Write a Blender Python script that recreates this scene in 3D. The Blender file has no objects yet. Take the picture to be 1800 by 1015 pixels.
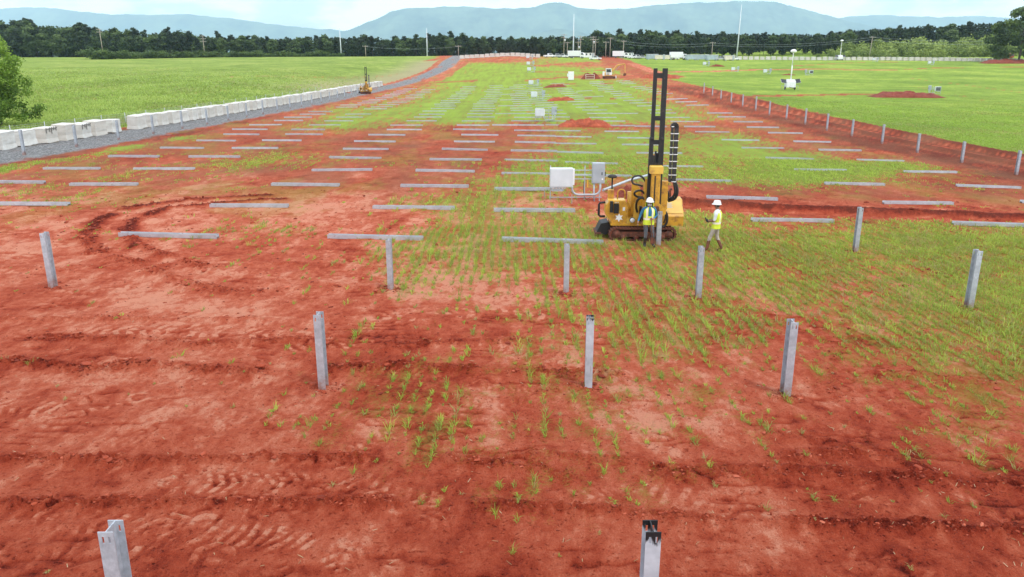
import bpy, math, random
import numpy as np
from mathutils import Vector, Matrix
random.seed(7)
rng = np.random.default_rng(11)
SC = bpy.context.scene
COL = SC.collection
R = math.radians

# ------------------------------------------------------------------ camera
F, CX, CY = 1400.0, 900.0, 507.5          # focal length and centre in photograph pixels (1800 wide)
PITCH = math.atan((CY - 92.0) / F)
SN, CS = math.sin(PITCH), math.cos(PITCH)
CAMZ = 7.0
cam_d = bpy.data.cameras.new('camera')
cam = bpy.data.objects.new('camera', cam_d)
COL.objects.link(cam)
cam.location = (0, 0, CAMZ)
cam.rotation_euler = (math.pi / 2 - PITCH, 0, 0)
cam_d.sensor_width = 36.0
cam_d.lens = F / 1800 * 36.0
cam_d.clip_start = 0.1
cam_d.clip_end = 80000
SC.camera = cam

# ------------------------------------------------------------------ world, sun, exposure
SUN_EL, SUN_AZ = R(60), R(135)
w = bpy.data.worlds.new('World')
SC.world = w
w.use_nodes = True
nt = w.node_tree
nt.nodes.clear()
def N(tree, t, **kw):
    n = tree.nodes.new(t)
    for k, v in kw.items():
        if k in n.inputs: n.inputs[k].default_value = v
        else: setattr(n, k, v)
    return n
out = N(nt, 'ShaderNodeOutputWorld')
bg = N(nt, 'ShaderNodeBackground', Strength=0.1)
sky = N(nt, 'ShaderNodeTexSky', sky_type='NISHITA', sun_disc=False, sun_elevation=SUN_EL, sun_rotation=SUN_AZ,
        air_density=1.0, dust_density=1.0, ozone_density=1.0)
tc = N(nt, 'ShaderNodeTexCoord')
mp = N(nt, 'ShaderNodeMapping'); mp.inputs['Scale'].default_value = (1.0, 1.0, 3.2)
nz = N(nt, 'ShaderNodeTexNoise', Scale=5.0, Detail=7.0, Roughness=0.55)
rp = N(nt, 'ShaderNodeValToRGB')
rp.color_ramp.elements[0].position = 0.30; rp.color_ramp.elements[0].color = (0.70, 0.70, 0.70, 1)
rp.color_ramp.elements[1].position = 0.62; rp.color_ramp.elements[1].color = (0.97, 0.97, 0.97, 1)
nz2 = N(nt, 'ShaderNodeTexNoise', Scale=9.0, Detail=6.0, Roughness=0.5)
rp2 = N(nt, 'ShaderNodeValToRGB')
rp2.color_ramp.elements[0].position = 0.40; rp2.color_ramp.elements[0].color = (8.4, 9.4, 10.8, 1)
rp2.color_ramp.elements[1].position = 0.57; rp2.color_ramp.elements[1].color = (14.6, 15.1, 15.8, 1)
mx = N(nt, 'ShaderNodeMix', data_type='RGBA')
L = nt.links.new
L(tc.outputs['Generated'], mp.inputs['Vector']); L(mp.outputs[0], nz.inputs['Vector']); L(mp.outputs[0], nz2.inputs['Vector'])
L(nz.outputs['Fac'], rp.inputs[0]); L(nz2.outputs['Fac'], rp2.inputs[0])
sepw = N(nt, 'ShaderNodeSeparateXYZ'); L(tc.outputs['Generated'], sepw.inputs[0])
rp3 = N(nt, 'ShaderNodeMapRange', clamp=True); rp3.inputs[1].default_value = 0.20; rp3.inputs[2].default_value = 0.06; rp3.inputs[3].default_value = 0.0; rp3.inputs[4].default_value = 0.95
L(sepw.outputs[2], rp3.inputs[0])
mh = N(nt, 'ShaderNodeMix', data_type='RGBA'); mh.inputs[7].default_value = (17.0, 16.6, 16.4, 1)
rp4 = N(nt, 'ShaderNodeValToRGB')
rp4.color_ramp.elements[0].position = 0.44; rp4.color_ramp.elements[0].color = (0.15, 0.15, 0.15, 1)
rp4.color_ramp.elements[1].position = 0.56; rp4.color_ramp.elements[1].color = (1, 1, 1, 1)
L(nz2.outputs['Fac'], rp4.inputs[0])
mm_ = N(nt, 'ShaderNodeMath', operation='MULTIPLY'); L(rp3.outputs[0], mm_.inputs[0]); L(rp4.outputs[0], mm_.inputs[1])
L(mm_.outputs[0], mh.inputs[0])
L(rp.outputs[0], mx.inputs[0]); L(sky.outputs[0], mx.inputs[6]); L(rp2.outputs[0], mx.inputs[7])
L(mx.outputs[2], mh.inputs[6]); L(mh.outputs[2], bg.inputs['Color']); L(bg.outputs[0], out.inputs['Surface'])

sun_d = bpy.data.lights.new('sun', 'SUN')
sun_d.energy = 1.5
sun_d.angle = R(10)
sun_d.color = (1.0, 0.95, 0.88)
sun = bpy.data.objects.new('sun', sun_d)
COL.objects.link(sun)
sdir = Vector((math.sin(SUN_AZ) * math.cos(SUN_EL), math.cos(SUN_AZ) * math.cos(SUN_EL), math.sin(SUN_EL)))
sun.rotation_euler = sdir.to_track_quat('Z', 'Y').to_euler()
sun.location = (0, 0, 60)

SC.view_settings.view_transform = 'Standard'
SC.view_settings.look = 'None'
SC.view_settings.exposure = 0.48
SC.view_settings.gamma = 1.0
SC.view_settings.use_curve_mapping = False
SC.render.engine = 'CYCLES'
SC.cycles.use_denoising = True
SC.cycles.max_bounces = 6
SC.cycles.volume_bounces = 4
SC.cycles.diffuse_bounces = 3
SC.cycles.transparent_max_bounces = 8

# ------------------------------------------------------------------ small helpers
def smooth(a, b, x):
    t = np.clip((x - a) / (b - a), 0, 1)
    return t * t * (3 - 2 * t)

_perm = {}
def perlin(x, y, seed=0):
    if seed not in _perm:
        g = np.random.default_rng(seed + 100)
        p = g.permutation(512); a = g.random(512) * 2 * np.pi
        _perm[seed] = (np.concatenate([p, p]).astype(np.int32), np.cos(a).astype(np.float32), np.sin(a).astype(np.float32))
    P, gx, gy = _perm[seed]
    x = np.asarray(x, np.float64); y = np.asarray(y, np.float64)
    xi = np.floor(x); yi = np.floor(y)
    xf = (x - xi).astype(np.float32); yf = (y - yi).astype(np.float32)
    xi = xi.astype(np.int64) & 511; yi = yi.astype(np.int64) & 511
    x1 = (xi + 1) & 511; y1 = (yi + 1) & 511
    u = xf * xf * xf * (xf * (xf * 6 - 15) + 10); v = yf * yf * yf * (yf * (yf * 6 - 15) + 10)
    def g(ix, iy, dx, dy):
        h = P[P[ix] + iy]
        return gx[h] * dx + gy[h] * dy
    n00 = g(xi, yi, xf, yf); n10 = g(x1, yi, xf - 1, yf); n01 = g(xi, y1, xf, yf - 1); n11 = g(x1, y1, xf - 1, yf - 1)
    a = n00 + u * (n10 - n00); b = n01 + u * (n11 - n01)
    return (a + v * (b - a)) * 1.5
def fbm(x, y, octaves=4, seed=0, gain=0.5):
    s = 0; a = 1; t = 0
    for o in range(octaves):
        s = s + a * perlin(x * 2 ** o + 17.3 * o, y * 2 ** o - 9.1 * o, seed + o); t += a; a *= gain
    return s / t

def project(X, Y, Z):
    zr = Z - CAMZ
    d = Y * CS - zr * SN
    v = (-Y * SN - zr * CS) / np.maximum(d, 0.1)
    return CX + F * X / np.maximum(d, 0.1), CY + F * v

# ------------------------------------------------------------------ terrain shape (metres relative to the camera, +CAMZ)
_Y = [-20, 0, 8, 15, 22, 30, 43, 55, 75, 100, 125, 160, 200, 220, 250, 290, 340, 400, 450, 520, 700, 900]
_T = {
 -400: [-5.6, -5.8, -6, -6.2, -6.5, -6.8, -7, -7.2, -7.6, -7.8, -7.6, -7.0, -6.2, -5.8, -5.2, -4.4, -3.6, -3.0, -3.0, -3, -4, -4],
 -120: [-5.6, -5.8, -6, -6.2, -6.5, -6.8, -7, -7.2, -7.6, -7.8, -7.6, -7.0, -6.2, -5.8, -5.2, -4.4, -3.4, -2.4, -2.4, -3, -4, -4],
 -62: [-5.6, -5.8, -6, -6.2, -6.5, -6.8, -7, -7.2, -7.7, -8.0, -8.0, -7.6, -6.9, -6.5, -5.8, -4.7, -3.4, -2.2, -2.2, -3, -4, -4],
 -43: [-5.6, -5.7, -5.9, -6.1, -6.4, -6.7, -7.0, -7.2, -7.8, -8.3, -8.7, -9.2, -9.5, -9.5, -9.1, -7.2, -4.0, -1.9, -2, -3, -4, -4],
 -36: [-5.6, -5.7, -5.9, -6.1, -6.4, -6.7, -7.0, -7.2, -7.8, -8.3, -8.8, -9.4, -9.8, -9.8, -9.4, -7.4, -4.0, -1.7, -2, -3, -4, -4],
 0: [-5.8, -5.9, -6.0, -6.25, -6.5, -6.85, -7.0, -7.3, -7.9, -8.3, -8.6, -9.1, -9.0, -8.5, -7.0, -4.4, -1.6, -1.3, -2, -3, -4, -4],
 36: [-6.2, -6.3, -6.5, -6.7, -7.0, -7.5, -8.0, -8.2, -8.5, -8.5, -8.3, -7.6, -7.3, -7.2, -6.7, -5.4, -3.9, -3.0, -2.8, -3, -4, -4],
 70: [-6.2, -6.4, -6.6, -6.8, -7.2, -7.6, -8.0, -8.3, -8.6, -8.9, -8.9, -8.7, -8.5, -8.2, -7.6, -6.2, -4.4, -3.1, -2.8, -2, 0, 0],
 160: [-6.2, -6.4, -6.6, -6.8, -7.2, -7.6, -8.0, -8.3, -8.6, -9.0, -9.2, -9.3, -9.0, -8.7, -8.0, -6.5, -4.5, -3.0, -1.6, 2, 10, 10],
 400: [-6.2, -6.4, -6.6, -6.8, -7.2, -7.6, -8.0, -8.3, -8.6, -9.0, -9.2, -9.3, -9.0, -8.5, -7.6, -6.0, -3.8, -1.5, 1.0, 6, 14, 14]}
_gx = np.arange(-400, 401, 2.0); _gy = np.arange(-20, 901, 2.0)
_st = sorted(_T)
_prof = np.array([np.interp(_gy, _Y, _T[k]) for k in _st])
_H = np.array([np.interp(_gx, _st, _prof[:, j]) for j in range(len(_gy))])      # [y, x]
for _ in range(10):
    Hy = np.pad(_H, ((1, 1), (0, 0)), 'edge'); _H = (Hy[:-2] + 2 * Hy[1:-1] + Hy[2:]) / 4
for _ in range(5):
    Hx = np.pad(_H, ((0, 0), (1, 1)), 'edge'); _H = (Hx[:, :-2] + 2 * Hx[:, 1:-1] + Hx[:, 2:]) / 4
def hbase(X, Y):
    fx = np.clip((np.asarray(X, float) + 400) / 2, 0, len(_gx) - 1.001); fy = np.clip((np.asarray(Y, float) + 20) / 2, 0, len(_gy) - 1.001)
    ix = fx.astype(int); iy = fy.astype(int); tx = fx - ix; ty = fy - iy
    a = _H[iy, ix] * (1 - tx) + _H[iy, ix + 1] * tx
    b = _H[iy + 1, ix] * (1 - tx) + _H[iy + 1, ix + 1] * tx
    return a * (1 - ty) + b * ty + CAMZ
_ts = np.concatenate([np.arange(4, 60, 0.25), np.geomspace(60, 1500, 500)])
def hit(px, py):
    """where the line of sight through a photograph pixel meets the terrain"""
    u = (px - CX) / F; v = (py - CY) / F
    dx, dy, dz = u, CS - v * SN, -(SN + v * CS)
    g = CAMZ + _ts * dz - hbase(_ts * dx, _ts * dy)
    k = np.nonzero(g < 0)[0]
    if len(k) == 0: t = 420.0
    else:
        k = max(k[0], 1); a, b = _ts[k - 1], _ts[k]
        for _ in range(24):
            m = (a + b) / 2
            if CAMZ + m * dz - float(hbase(m * dx, m * dy)) < 0: b = m
            else: a = m
        t = b
    return t * dx, t * dy
def z_at(Y, py):
    v = (py - CY) / F
    return CAMZ - Y * (SN + v * CS) / (CS - v * SN)
def x_at(px, Y, Z):
    return (px - CX) / F * (Y * CS - (Z - CAMZ) * SN)
# ------------------------------------------------------------------ mesh builder
class MB:
    def __init__(s): s.v = []; s.f = []; s.sm = []
    def add(s, vs, fs, smooth_=False, M=None):
        o = len(s.v)
        for p in vs:
            p = Vector(p)
            s.v.append(tuple(M @ p) if M else tuple(p))
        for f in fs:
            s.f.append(tuple(i + o for i in f)); s.sm.append(smooth_)
        return s
    def box(s, x0, x1, y0, y1, z0, z1, M=None, taper=None):
        vs = [(x0, y0, z0), (x1, y0, z0), (x1, y1, z0), (x0, y1, z0), (x0, y0, z1), (x1, y0, z1), (x1, y1, z1), (x0, y1, z1)]
        if taper:
            cx, cy = (x0 + x1) / 2, (y0 + y1) / 2
            vs = vs[:4] + [(cx + (x - cx) * taper, cy + (y - cy) * taper, z) for x, y, z in vs[4:]]
        return s.add(vs, [(0, 3, 2, 1), (4, 5, 6, 7), (0, 1, 5, 4), (1, 2, 6, 5), (2, 3, 7, 6), (3, 0, 4, 7)], False, M)
    def bbox(s, x0, x1, y0, y1, z0, z1, b=0.03, M=None):
        """box with chamfered vertical and top edges"""
        def ring(i, z): return [(x0 + i, y0, z), (x1 - i, y0, z), (x1, y0 + i, z), (x1, y1 - i, z), (x1 - i, y1, z), (x0 + i, y1, z), (x0, y1 - i, z), (x0, y0 + i, z)]
        r0 = ring(b, z0); r1 = ring(b, z1 - b)
        r2 = [(min(max(x, x0 + b), x1 - b), min(max(y, y0 + b), y1 - b), z1) for x, y, z in ring(b, z1)]
        fs = [tuple(range(7, -1, -1)), tuple(range(16, 24))]
        for k in range(8):
            n = (k + 1) % 8
            fs += [(k, n, n + 8, k + 8), (k + 8, n + 8, n + 16, k + 16)]
        return s.add(r0 + r1 + r2, fs, False, M)
    def prism(s, poly, a, b, axis='y', M=None):
        n = len(poly)
        def P(p, t):
            if axis == 'y': return (p[0], t, p[1])
            if axis == 'x': return (t, p[0], p[1])
            return (p[0], p[1], t)
        vs = [P(p, a) for p in poly] + [P(p, b) for p in poly]
        fs = [tuple(range(n)), tuple(range(2 * n - 1, n - 1, -1))] + [(i, i + n, (i + 1) % n + n, (i + 1) % n) for i in range(n)]
        return s.add(vs, fs, False, M)
    def tube(s, pts, r, n=8, cap=True, M=None, smooth_=True):
        pts = [Vector(p) for p in pts]
        rs = r if isinstance(r, (list, tuple)) else [r] * len(pts)
        vs = []; fs = []; up = None
        for i, p in enumerate(pts):
            t = (pts[min(i + 1, len(pts) - 1)] - pts[max(i - 1, 0)]).normalized()
            if up is None: up = Vector((0, 0, 1)) if abs(t.z) < 0.9 else Vector((1, 0, 0))
            a = t.cross(up).normalized(); b = a.cross(t).normalized(); up = b
            for k in range(n):
                q = 2 * math.pi * k / n
                vs.append(p + (a * math.cos(q) + b * math.sin(q)) * rs[i])
        for i in range(len(pts) - 1):
            for k in range(n):
                fs.append((i * n + k, i * n + (k + 1) % n, (i + 1) * n + (k + 1) % n, (i + 1) * n + k))
        s.add(vs, fs, smooth_, M)
        if cap:
            o = len(s.v) - len(vs)
            s.f.append(tuple(o + k for k in range(n - 1, -1, -1))); s.sm.append(False)
            o += (len(pts) - 1) * n
            s.f.append(tuple(o + k for k in range(n))); s.sm.append(False)
        return s
    def lathe(s, prof, c=(0, 0, 0), n=16, axis='z', M=None, sx=1.0, sy=1.0):
        vs = []; fs = []
        for r, h in prof:
            for k in range(n):
                q = 2 * math.pi * k / n
                a, b = r * math.cos(q) * sx, r * math.sin(q) * sy
                p = (a, b, h) if axis == 'z' else ((h, a, b) if axis == 'x' else (b, h, a))
                vs.append((p[0] + c[0], p[1] + c[1], p[2] + c[2]))
        m = len(prof)
        for i in range(m - 1):
            for k in range(n): fs.append((i * n + k, i * n + (k + 1) % n, (i + 1) * n + (k + 1) % n, (i + 1) * n + k))
        fs.append(tuple(range(n - 1, -1, -1))); fs.append(tuple((m - 1) * n + k for k in range(n)))
        return s.add(vs, fs, True, M)
    def mesh(s, name, mat):
        me = bpy.data.meshes.new(name)
        me.from_pydata(s.v, [], s.f)
        me.polygons.foreach_set('use_smooth', s.sm)
        if mat: me.materials.append(mat)
        me.update()
        return me
    def build(s, name, mat, parent=None, loc=(0, 0, 0), rz=0.0):
        o = bpy.data.objects.new(name, s.mesh(name, mat)); COL.objects.link(o)
        o.location = loc; o.rotation_euler = (0, 0, rz)
        if parent: o.parent = parent
        return o
def np_mesh(name, V, faces4=None, faces3=None, mat=None, attrs=None, smooth_=False, mats=None):
    me = bpy.data.meshes.new(name)
    V = np.asarray(V, np.float32)
    me.vertices.add(len(V)); me.vertices.foreach_set('co', V.ravel())
    lt = []; loops = []
    if faces4 is not None and len(faces4): loops.append(np.asarray(faces4, np.int32).ravel()); lt.append(np.full(len(faces4), 4, np.int32))
    if faces3 is not None and len(faces3): loops.append(np.asarray(faces3, np.int32).ravel()); lt.append(np.full(len(faces3), 3, np.int32))
    loops = np.concatenate(loops); lt = np.concatenate(lt)
    me.loops.add(len(loops)); me.loops.foreach_set('vertex_index', loops)
    me.polygons.add(len(lt))
    st = np.zeros(len(lt), np.int32); st[1:] = np.cumsum(lt)[:-1]
    me.polygons.foreach_set('loop_start', st)
    me.polygons.foreach_set('loop_total', lt)
    me.polygons.foreach_set('use_smooth', np.full(len(lt), smooth_))
    for k, a in (attrs or {}).items():
        at = me.attributes.new(k, 'FLOAT', 'POINT'); at.data.foreach_set('value', np.asarray(a, np.float32))
    for m in (mats or [mat]): me.materials.append(m)
    me.update(calc_edges=True)
    return me
def obj(name, me, parent=None, loc=(0, 0, 0), rz=0.0):
    o = bpy.data.objects.new(name, me); COL.objects.link(o)
    o.location = loc; o.rotation_euler = (0, 0, rz)
    if parent: o.parent = parent
    return o
def tag(o, label=None, cat=None, group=None, kind=None):
    if cat and not kind: kind = 'thing'
    for k, v in (('label', label), ('category', cat), ('group', group), ('kind', kind)):
        if v: o[k] = v
    return o
def thing(name, label, cat, loc=(0, 0, 0), rz=0.0, group=None):
    o = bpy.data.objects.new(name, None); COL.objects.link(o)
    o.empty_display_size = 0.2
    o.location = loc; o.rotation_euler = (0, 0, rz)
    return tag(o, label, cat, group)
def copy_tree(o, parent=None):
    c = o.copy(); COL.objects.link(c)
    if parent: c.parent = parent
    for ch in list(o.children): copy_tree(ch, c)
    return c
def dup(o, loc, rz, label):
    c = copy_tree(o); c.location = loc; c.rotation_euler = (0, 0, rz); c['label'] = label
    return c
ORD = ['first', 'second', 'third', 'fourth', 'fifth', 'sixth', 'seventh', 'eighth', 'ninth', 'tenth', 'eleventh', 'twelfth', 'thirteenth',
       'fourteenth', 'fifteenth', 'sixteenth', 'seventeenth', 'eighteenth', 'nineteenth', 'twentieth']
def ordinal(k):
    if k < 20: return ORD[k]
    k += 1
    s = 'th' if 10 <= k % 100 <= 20 else {1: 'st', 2: 'nd', 3: 'rd'}.get(k % 10, 'th')
    return '%d%s' % (k, s)

# ------------------------------------------------------------------ materials
def new_mat(name):
    m = bpy.data.materials.new(name); m.use_nodes = True
    t = m.node_tree; t.nodes.clear()
    o = N(t, 'ShaderNodeOutputMaterial'); b = N(t, 'ShaderNodeBsdfPrincipled')
    t.links.new(b.outputs[0], o.inputs[0])
    return m, t, b, o
def ramp(t, stops, fac=None, interp='LINEAR'):
    r = N(t, 'ShaderNodeValToRGB'); cr = r.color_ramp; cr.interpolation = interp
    while len(cr.elements) < len(stops): cr.elements.new(0.5)
    for e, (p, c) in zip(cr.elements, stops):
        e.position = p; e.color = (*c, 1) if len(c) == 3 else c
    if fac is not None: t.links.new(fac, r.inputs[0])
    return r
def mixc(t, fac, a, b, mode='MIX'):
    m = N(t, 'ShaderNodeMix', data_type='RGBA', blend_type=mode)
    for i, v in ((0, fac), (6, a), (7, b)):
        if isinstance(v, (int, float)): m.inputs[i].default_value = v
        elif isinstance(v, tuple): m.inputs[i].default_value = (*v, 1)
        else: t.links.new(v, m.inputs[i])
    return m.outputs[2]
def math_(t, op, a, b=None, clamp=False):
    m = N(t, 'ShaderNodeMath', operation=op); m.use_clamp = clamp
    for i, v in enumerate((a, b)):
        if v is None: continue
        if isinstance(v, (int, float)): m.inputs[i].default_value = v
        else: t.links.new(v, m.inputs[i])
    return m.outputs[0]
def noise(t, scale, detail=4, rough=0.55, coord='Object', sc=(1, 1, 1), out='Fac'):
    c = N(t, 'ShaderNodeTexCoord'); mpn = N(t, 'ShaderNodeMapping'); mpn.inputs['Scale'].default_value = sc
    n = N(t, 'ShaderNodeTexNoise', Scale=scale, Detail=detail, Roughness=rough)
    t.links.new(c.outputs[coord], mpn.inputs[0]); t.links.new(mpn.outputs[0], n.inputs['Vector'])
    return n.outputs[out]
def bump(t, b, h, strength=0.3, dist=0.02):
    n = N(t, 'ShaderNodeBump', Strength=strength, Distance=dist)
    t.links.new(h, n.inputs['Height']); t.links.new(n.outputs[0], b.inputs['Normal'])
def paint(name, c, rough=0.45, metal=0.0, dirt=None, dirt_amt=0.35, scale=3.0, var=0.12, bmp=0.0):
    """a plain finish with uneven tone and, where asked, soil smeared in blotches"""
    m, t, b, o = new_mat(name)
    n1 = noise(t, scale, 5)
    lo = tuple(max(x * (1 - var * 1.6), 0) for x in c); hi = tuple(min(x * (1 + var), 1) for x in c)
    colr = ramp(t, [(0.3, lo), (0.7, hi)], n1).outputs[0]
    if dirt:
        n2 = noise(t, scale * 1.7, 7, 0.65)
        f = ramp(t, [(0.62 - dirt_amt * 0.5, (0, 0, 0)), (0.78 - dirt_amt * 0.3, (0.85, 0.85, 0.85))], n2).outputs[0]
        colr = mixc(t, f, colr, dirt)
    t.links.new(colr, b.inputs['Base Color'])
    b.inputs['Roughness'].default_value = rough; b.inputs['Metallic'].default_value = metal
    if bmp: bump(t, b, noise(t, scale * 8, 4), bmp, 0.01)
    return m
SOIL = (0.26, 0.055, 0.028)
M = {}
M['steel'] = paint('galvanised_steel', (0.50, 0.53, 0.57), 0.42, 0.5, SOIL, 0.03, 4.0, 0.12)
M['fence_steel'] = paint('fence_post_steel', (0.44, 0.46, 0.48), 0.55, 0.3, None, 0, 4.0, 0.2)
M['yellow'] = paint('yellow_paint', (0.60, 0.31, 0.025), 0.42, 0, (0.20, 0.07, 0.03), 0.26, 3.0, 0.14)
M['yellow_panel'] = paint('yellow_hood_paint', (0.66, 0.40, 0.06), 0.4, 0, (0.3, 0.13, 0.05), 0.10, 2.0, 0.1)
M['black'] = paint('black_steel', (0.007, 0.007, 0.008), 0.6, 0.0, (0.10, 0.06, 0.04), 0.08, 6.0, 0.3)
M['rubber'] = paint('black_rubber', (0.02, 0.02, 0.02), 0.6, 0, (0.10, 0.04, 0.025), 0.14, 8.0, 0.3)
M['mud'] = paint('soil_caked_steel', (0.12, 0.046, 0.028), 0.85, 0, (0.22, 0.055, 0.03), 0.35, 6.0, 0.4, 0.5)
M['chrome'] = paint('bare_rod', (0.6, 0.6, 0.6), 0.25, 0.9)
M['white'] = paint('white_paint', (0.78, 0.79, 0.80), 0.45, 0, (0.42, 0.28, 0.2), 0.06, 2.5, 0.07)
M['cabinet'] = paint('light_grey_cabinet', (0.60, 0.65, 0.69), 0.42, 0, None, 0, 2.0, 0.06)
M['cabinet_dark'] = paint('mid_grey_cabinet', (0.36, 0.41, 0.45), 0.45, 0, None, 0, 2.0, 0.08)
M['conduit'] = paint('grey_conduit', (0.42, 0.47, 0.50), 0.5, 0.1, None, 0, 3.0, 0.1)
M['glass'] = paint('dark_glass', (0.04, 0.055, 0.065), 0.08)
M['wood'] = paint('weathered_wood', (0.26, 0.20, 0.14), 0.85, 0, None, 0, 3.0, 0.3)
M['pale_wood'] = paint('pale_stake_wood', (0.36, 0.31, 0.25), 0.85, 0, None, 0, 3.0, 0.2)
M['bark'] = paint('bark', (0.085, 0.062, 0.048), 0.95, 0, None, 0, 1.5, 0.35, 0.5)
M['solar'] = paint('solar_cell_glass', (0.012, 0.014, 0.022), 0.18)
M['orange'] = paint('orange_paint', (0.62, 0.12, 0.03), 0.45, 0, SOIL, 0.12, 2.0, 0.12)
M['exc_yellow'] = paint('pale_orange_paint', (0.62, 0.34, 0.08), 0.5, 0, SOIL, 0.16, 2.0, 0.15)
M['silver'] = paint('silver_car_paint', (0.42, 0.44, 0.46), 0.3, 0.4)
M['blue_grey'] = paint('blue_grey_container_paint', (0.36, 0.43, 0.48), 0.5, 0, None, 0, 1.0, 0.12)
M['cream'] = paint('cream_paint', (0.66, 0.60, 0.50), 0.5, 0, None, 0, 1.0, 0.12)
M['stake'] = paint('yellow_marker_paint', (0.75, 0.42, 0.03), 0.5)

def post_steel():
    m, t, b, o = new_mat('post_steel')
    n1 = noise(t, 7, 7, 0.7); n2 = noise(t, 9, 6, 0.7)
    c = ramp(t, [(0.32, (0.31, 0.335, 0.37)), (0.68, (0.52, 0.56, 0.61))], n1).outputs[0]
    tcn = N(t, 'ShaderNodeTexCoord'); sp = N(t, 'ShaderNodeSeparateXYZ'); t.links.new(tcn.outputs['Generated'], sp.inputs[0])
    z = math_(t, 'ADD', sp.outputs[2], math_(t, 'MULTIPLY', math_(t, 'SUBTRACT', n2, 0.5), 0.5))
    f = ramp(t, [(0.20, (0.8, 0.8, 0.8)), (0.34, (0, 0, 0))], z).outputs[0]
    t.links.new(mixc(t, f, c, (0.34, 0.15, 0.10)), b.inputs['Base Color'])
    b.inputs['Roughness'].default_value = 0.45; b.inputs['Metallic'].default_value = 0.4
    return m
M['post_steel'] = post_steel()
# ------------------------------------------------------------------ where grass and bare soil lie
_gyr = [97, 105, 115, 125, 135, 145, 155, 175, 195, 210, 222, 240, 260, 275, 295, 315, 335, 355, 375, 400, 430, 470, 510, 550, 600, 650, 700, 750, 800, 870, 950, 1015, 1200]
_cov = """
9999999900699999999
9999999001989999999
9999999988408999999
9999999979981999999
9999999789610999999
9999999299972999999
9999999278883299999
9999991498883199999
9999906797996111999
9999917687787301199
9999047442531101009
9999021011576610009
9990330001676831009
9902343101766683300
9023431115666599621
0233100026645786311
3321100136411231221
2421001475200000000
1111110256638624444
1101331356656656777
0011121566667777777
0001222556556665677
0000012543455564677
0000001123455546787
0000002123455535678
0000133334444335567
0000113433444322345
0000123443333222334
0000012433332211232
0000001122322111121
0000001001121000001
0000001000100000000
0000001000100000000"""
_cov = np.array([[int(c) for c in r] for r in _cov.split()], float) / 9.0
def cov_grid(px, py):
    fx = np.clip(px / 100.0, 0, 17.999); ix = fx.astype(int); tx = fx - ix
    fy = np.clip(np.interp(py, _gyr, np.arange(len(_gyr))), 0, len(_gyr) - 1.001); iy = fy.astype(int); ty = fy - iy
    return (_cov[iy, ix] * (1 - tx) + _cov[iy, ix + 1] * tx) * (1 - ty) + (_cov[iy + 1, ix] * (1 - tx) + _cov[iy + 1, ix + 1] * tx) * ty

def world_line(px): return np.array([hit(x, y) for x, y in px])
def seg_dist(X, Y, pts):
    """distance to a polyline and the length along it"""
    best = np.full(X.shape, 1e9); along = np.zeros(X.shape); acc = 0.0
    for (ax, ay), (bx, by) in zip(pts[:-1], pts[1:]):
        dx, dy = bx - ax, by - ay; l = math.hypot(dx, dy) + 1e-9
        t = np.clip(((X - ax) * dx + (Y - ay) * dy) / (l * l), 0, 1)
        d = np.hypot(X - ax - t * dx, Y - ay - t * dy)
        m = d < best
        best = np.where(m, d, best); along = np.where(m, acc + t * l, along); acc += l
    return best, along
# ruts of crumbled soil, toned darker: pixel polyline, half width in metres, height of the crumbs
RUTS = [
 ([(-160, 812), (0, 808), (300, 812), (620, 806), (830, 812), (1000, 835)], 0.22, 1.0),
 ([(-200, 890), (0, 888), (330, 884), (640, 886), (950, 893), (1300, 918), (1560, 925), (1900, 945)], 0.20, 1.0),
 ([(-100, 636), (60, 640), (150, 652), (250, 642), (420, 657), (560, 652), (700, 645), (900, 655), (1080, 660)], 0.34, 1.15),
 ([(60, 596), (240, 598), (350, 606), (520, 598), (640, 612), (800, 604), (960, 600)], 0.34, 0.9),
 ([(-60, 566), (160, 560), (400, 562), (560, 556)], 0.25, 0.6),
 ([(470, 344), (400, 348), (330, 353), (230, 366), (172, 388), (150, 420), (178, 448), (250, 468), (330, 500), (430, 520)], 0.46, 1.15),
 ([(500, 350), (400, 356), (300, 366), (240, 384), (228, 404), (240, 430), (300, 455), (380, 475)], 0.40, 1.1),
 ([(-40, 470), (100, 472), (300, 466), (500, 464), (640, 470), (760, 466)], 0.4, 0.5),
 ([(300, 500), (420, 520), (560, 500), (700, 512)], 0.5, 0.5),
 ([(1150, 838), (1300, 826), (1420, 832), (1560, 842), (1800, 850), (1950, 856)], 0.3, 0.8),
 ([(1400, 806), (1500, 796), (1600, 822), (1680, 850)], 0.28, 0.8),
 ([(1340, 760), (1460, 775), (1560, 800)], 0.2, 0.5),
 ([(1480, 540), (1500, 590), (1450, 640), (1470, 700)], 0.3, 0.5),
 ([(1200, 545), (1310, 550), (1400, 560)], 0.25, 0.5),
 ([(1540, 655), (1640, 662), (1760, 680)], 0.3, 0.6),
 ([(640, 690), (900, 700), (1000, 680)], 0.25, 0.4),
 ([(880, 560), (1010, 575), (1130, 580)], 0.3, 0.4),
 ([(1600, 470), (1680, 490)], 0.5, 0.5), ([(1380, 405), (1460, 420)], 0.5, 0.4),
 ([(470, 500), (560, 465), (660, 415), (770, 350)], 0.35, 0.35), ([(380, 330), (520, 312), (660, 290), (820, 258)], 0.35, 0.3), ([(640, 248), (740, 290), (840, 330)], 0.4, 0.3), ([(560, 255), (700, 246), (860, 240)], 0.6, 0.3),
 ([(900, 800), (1100, 812), (1250, 830)], 0.22, 0.6),
]
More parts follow.
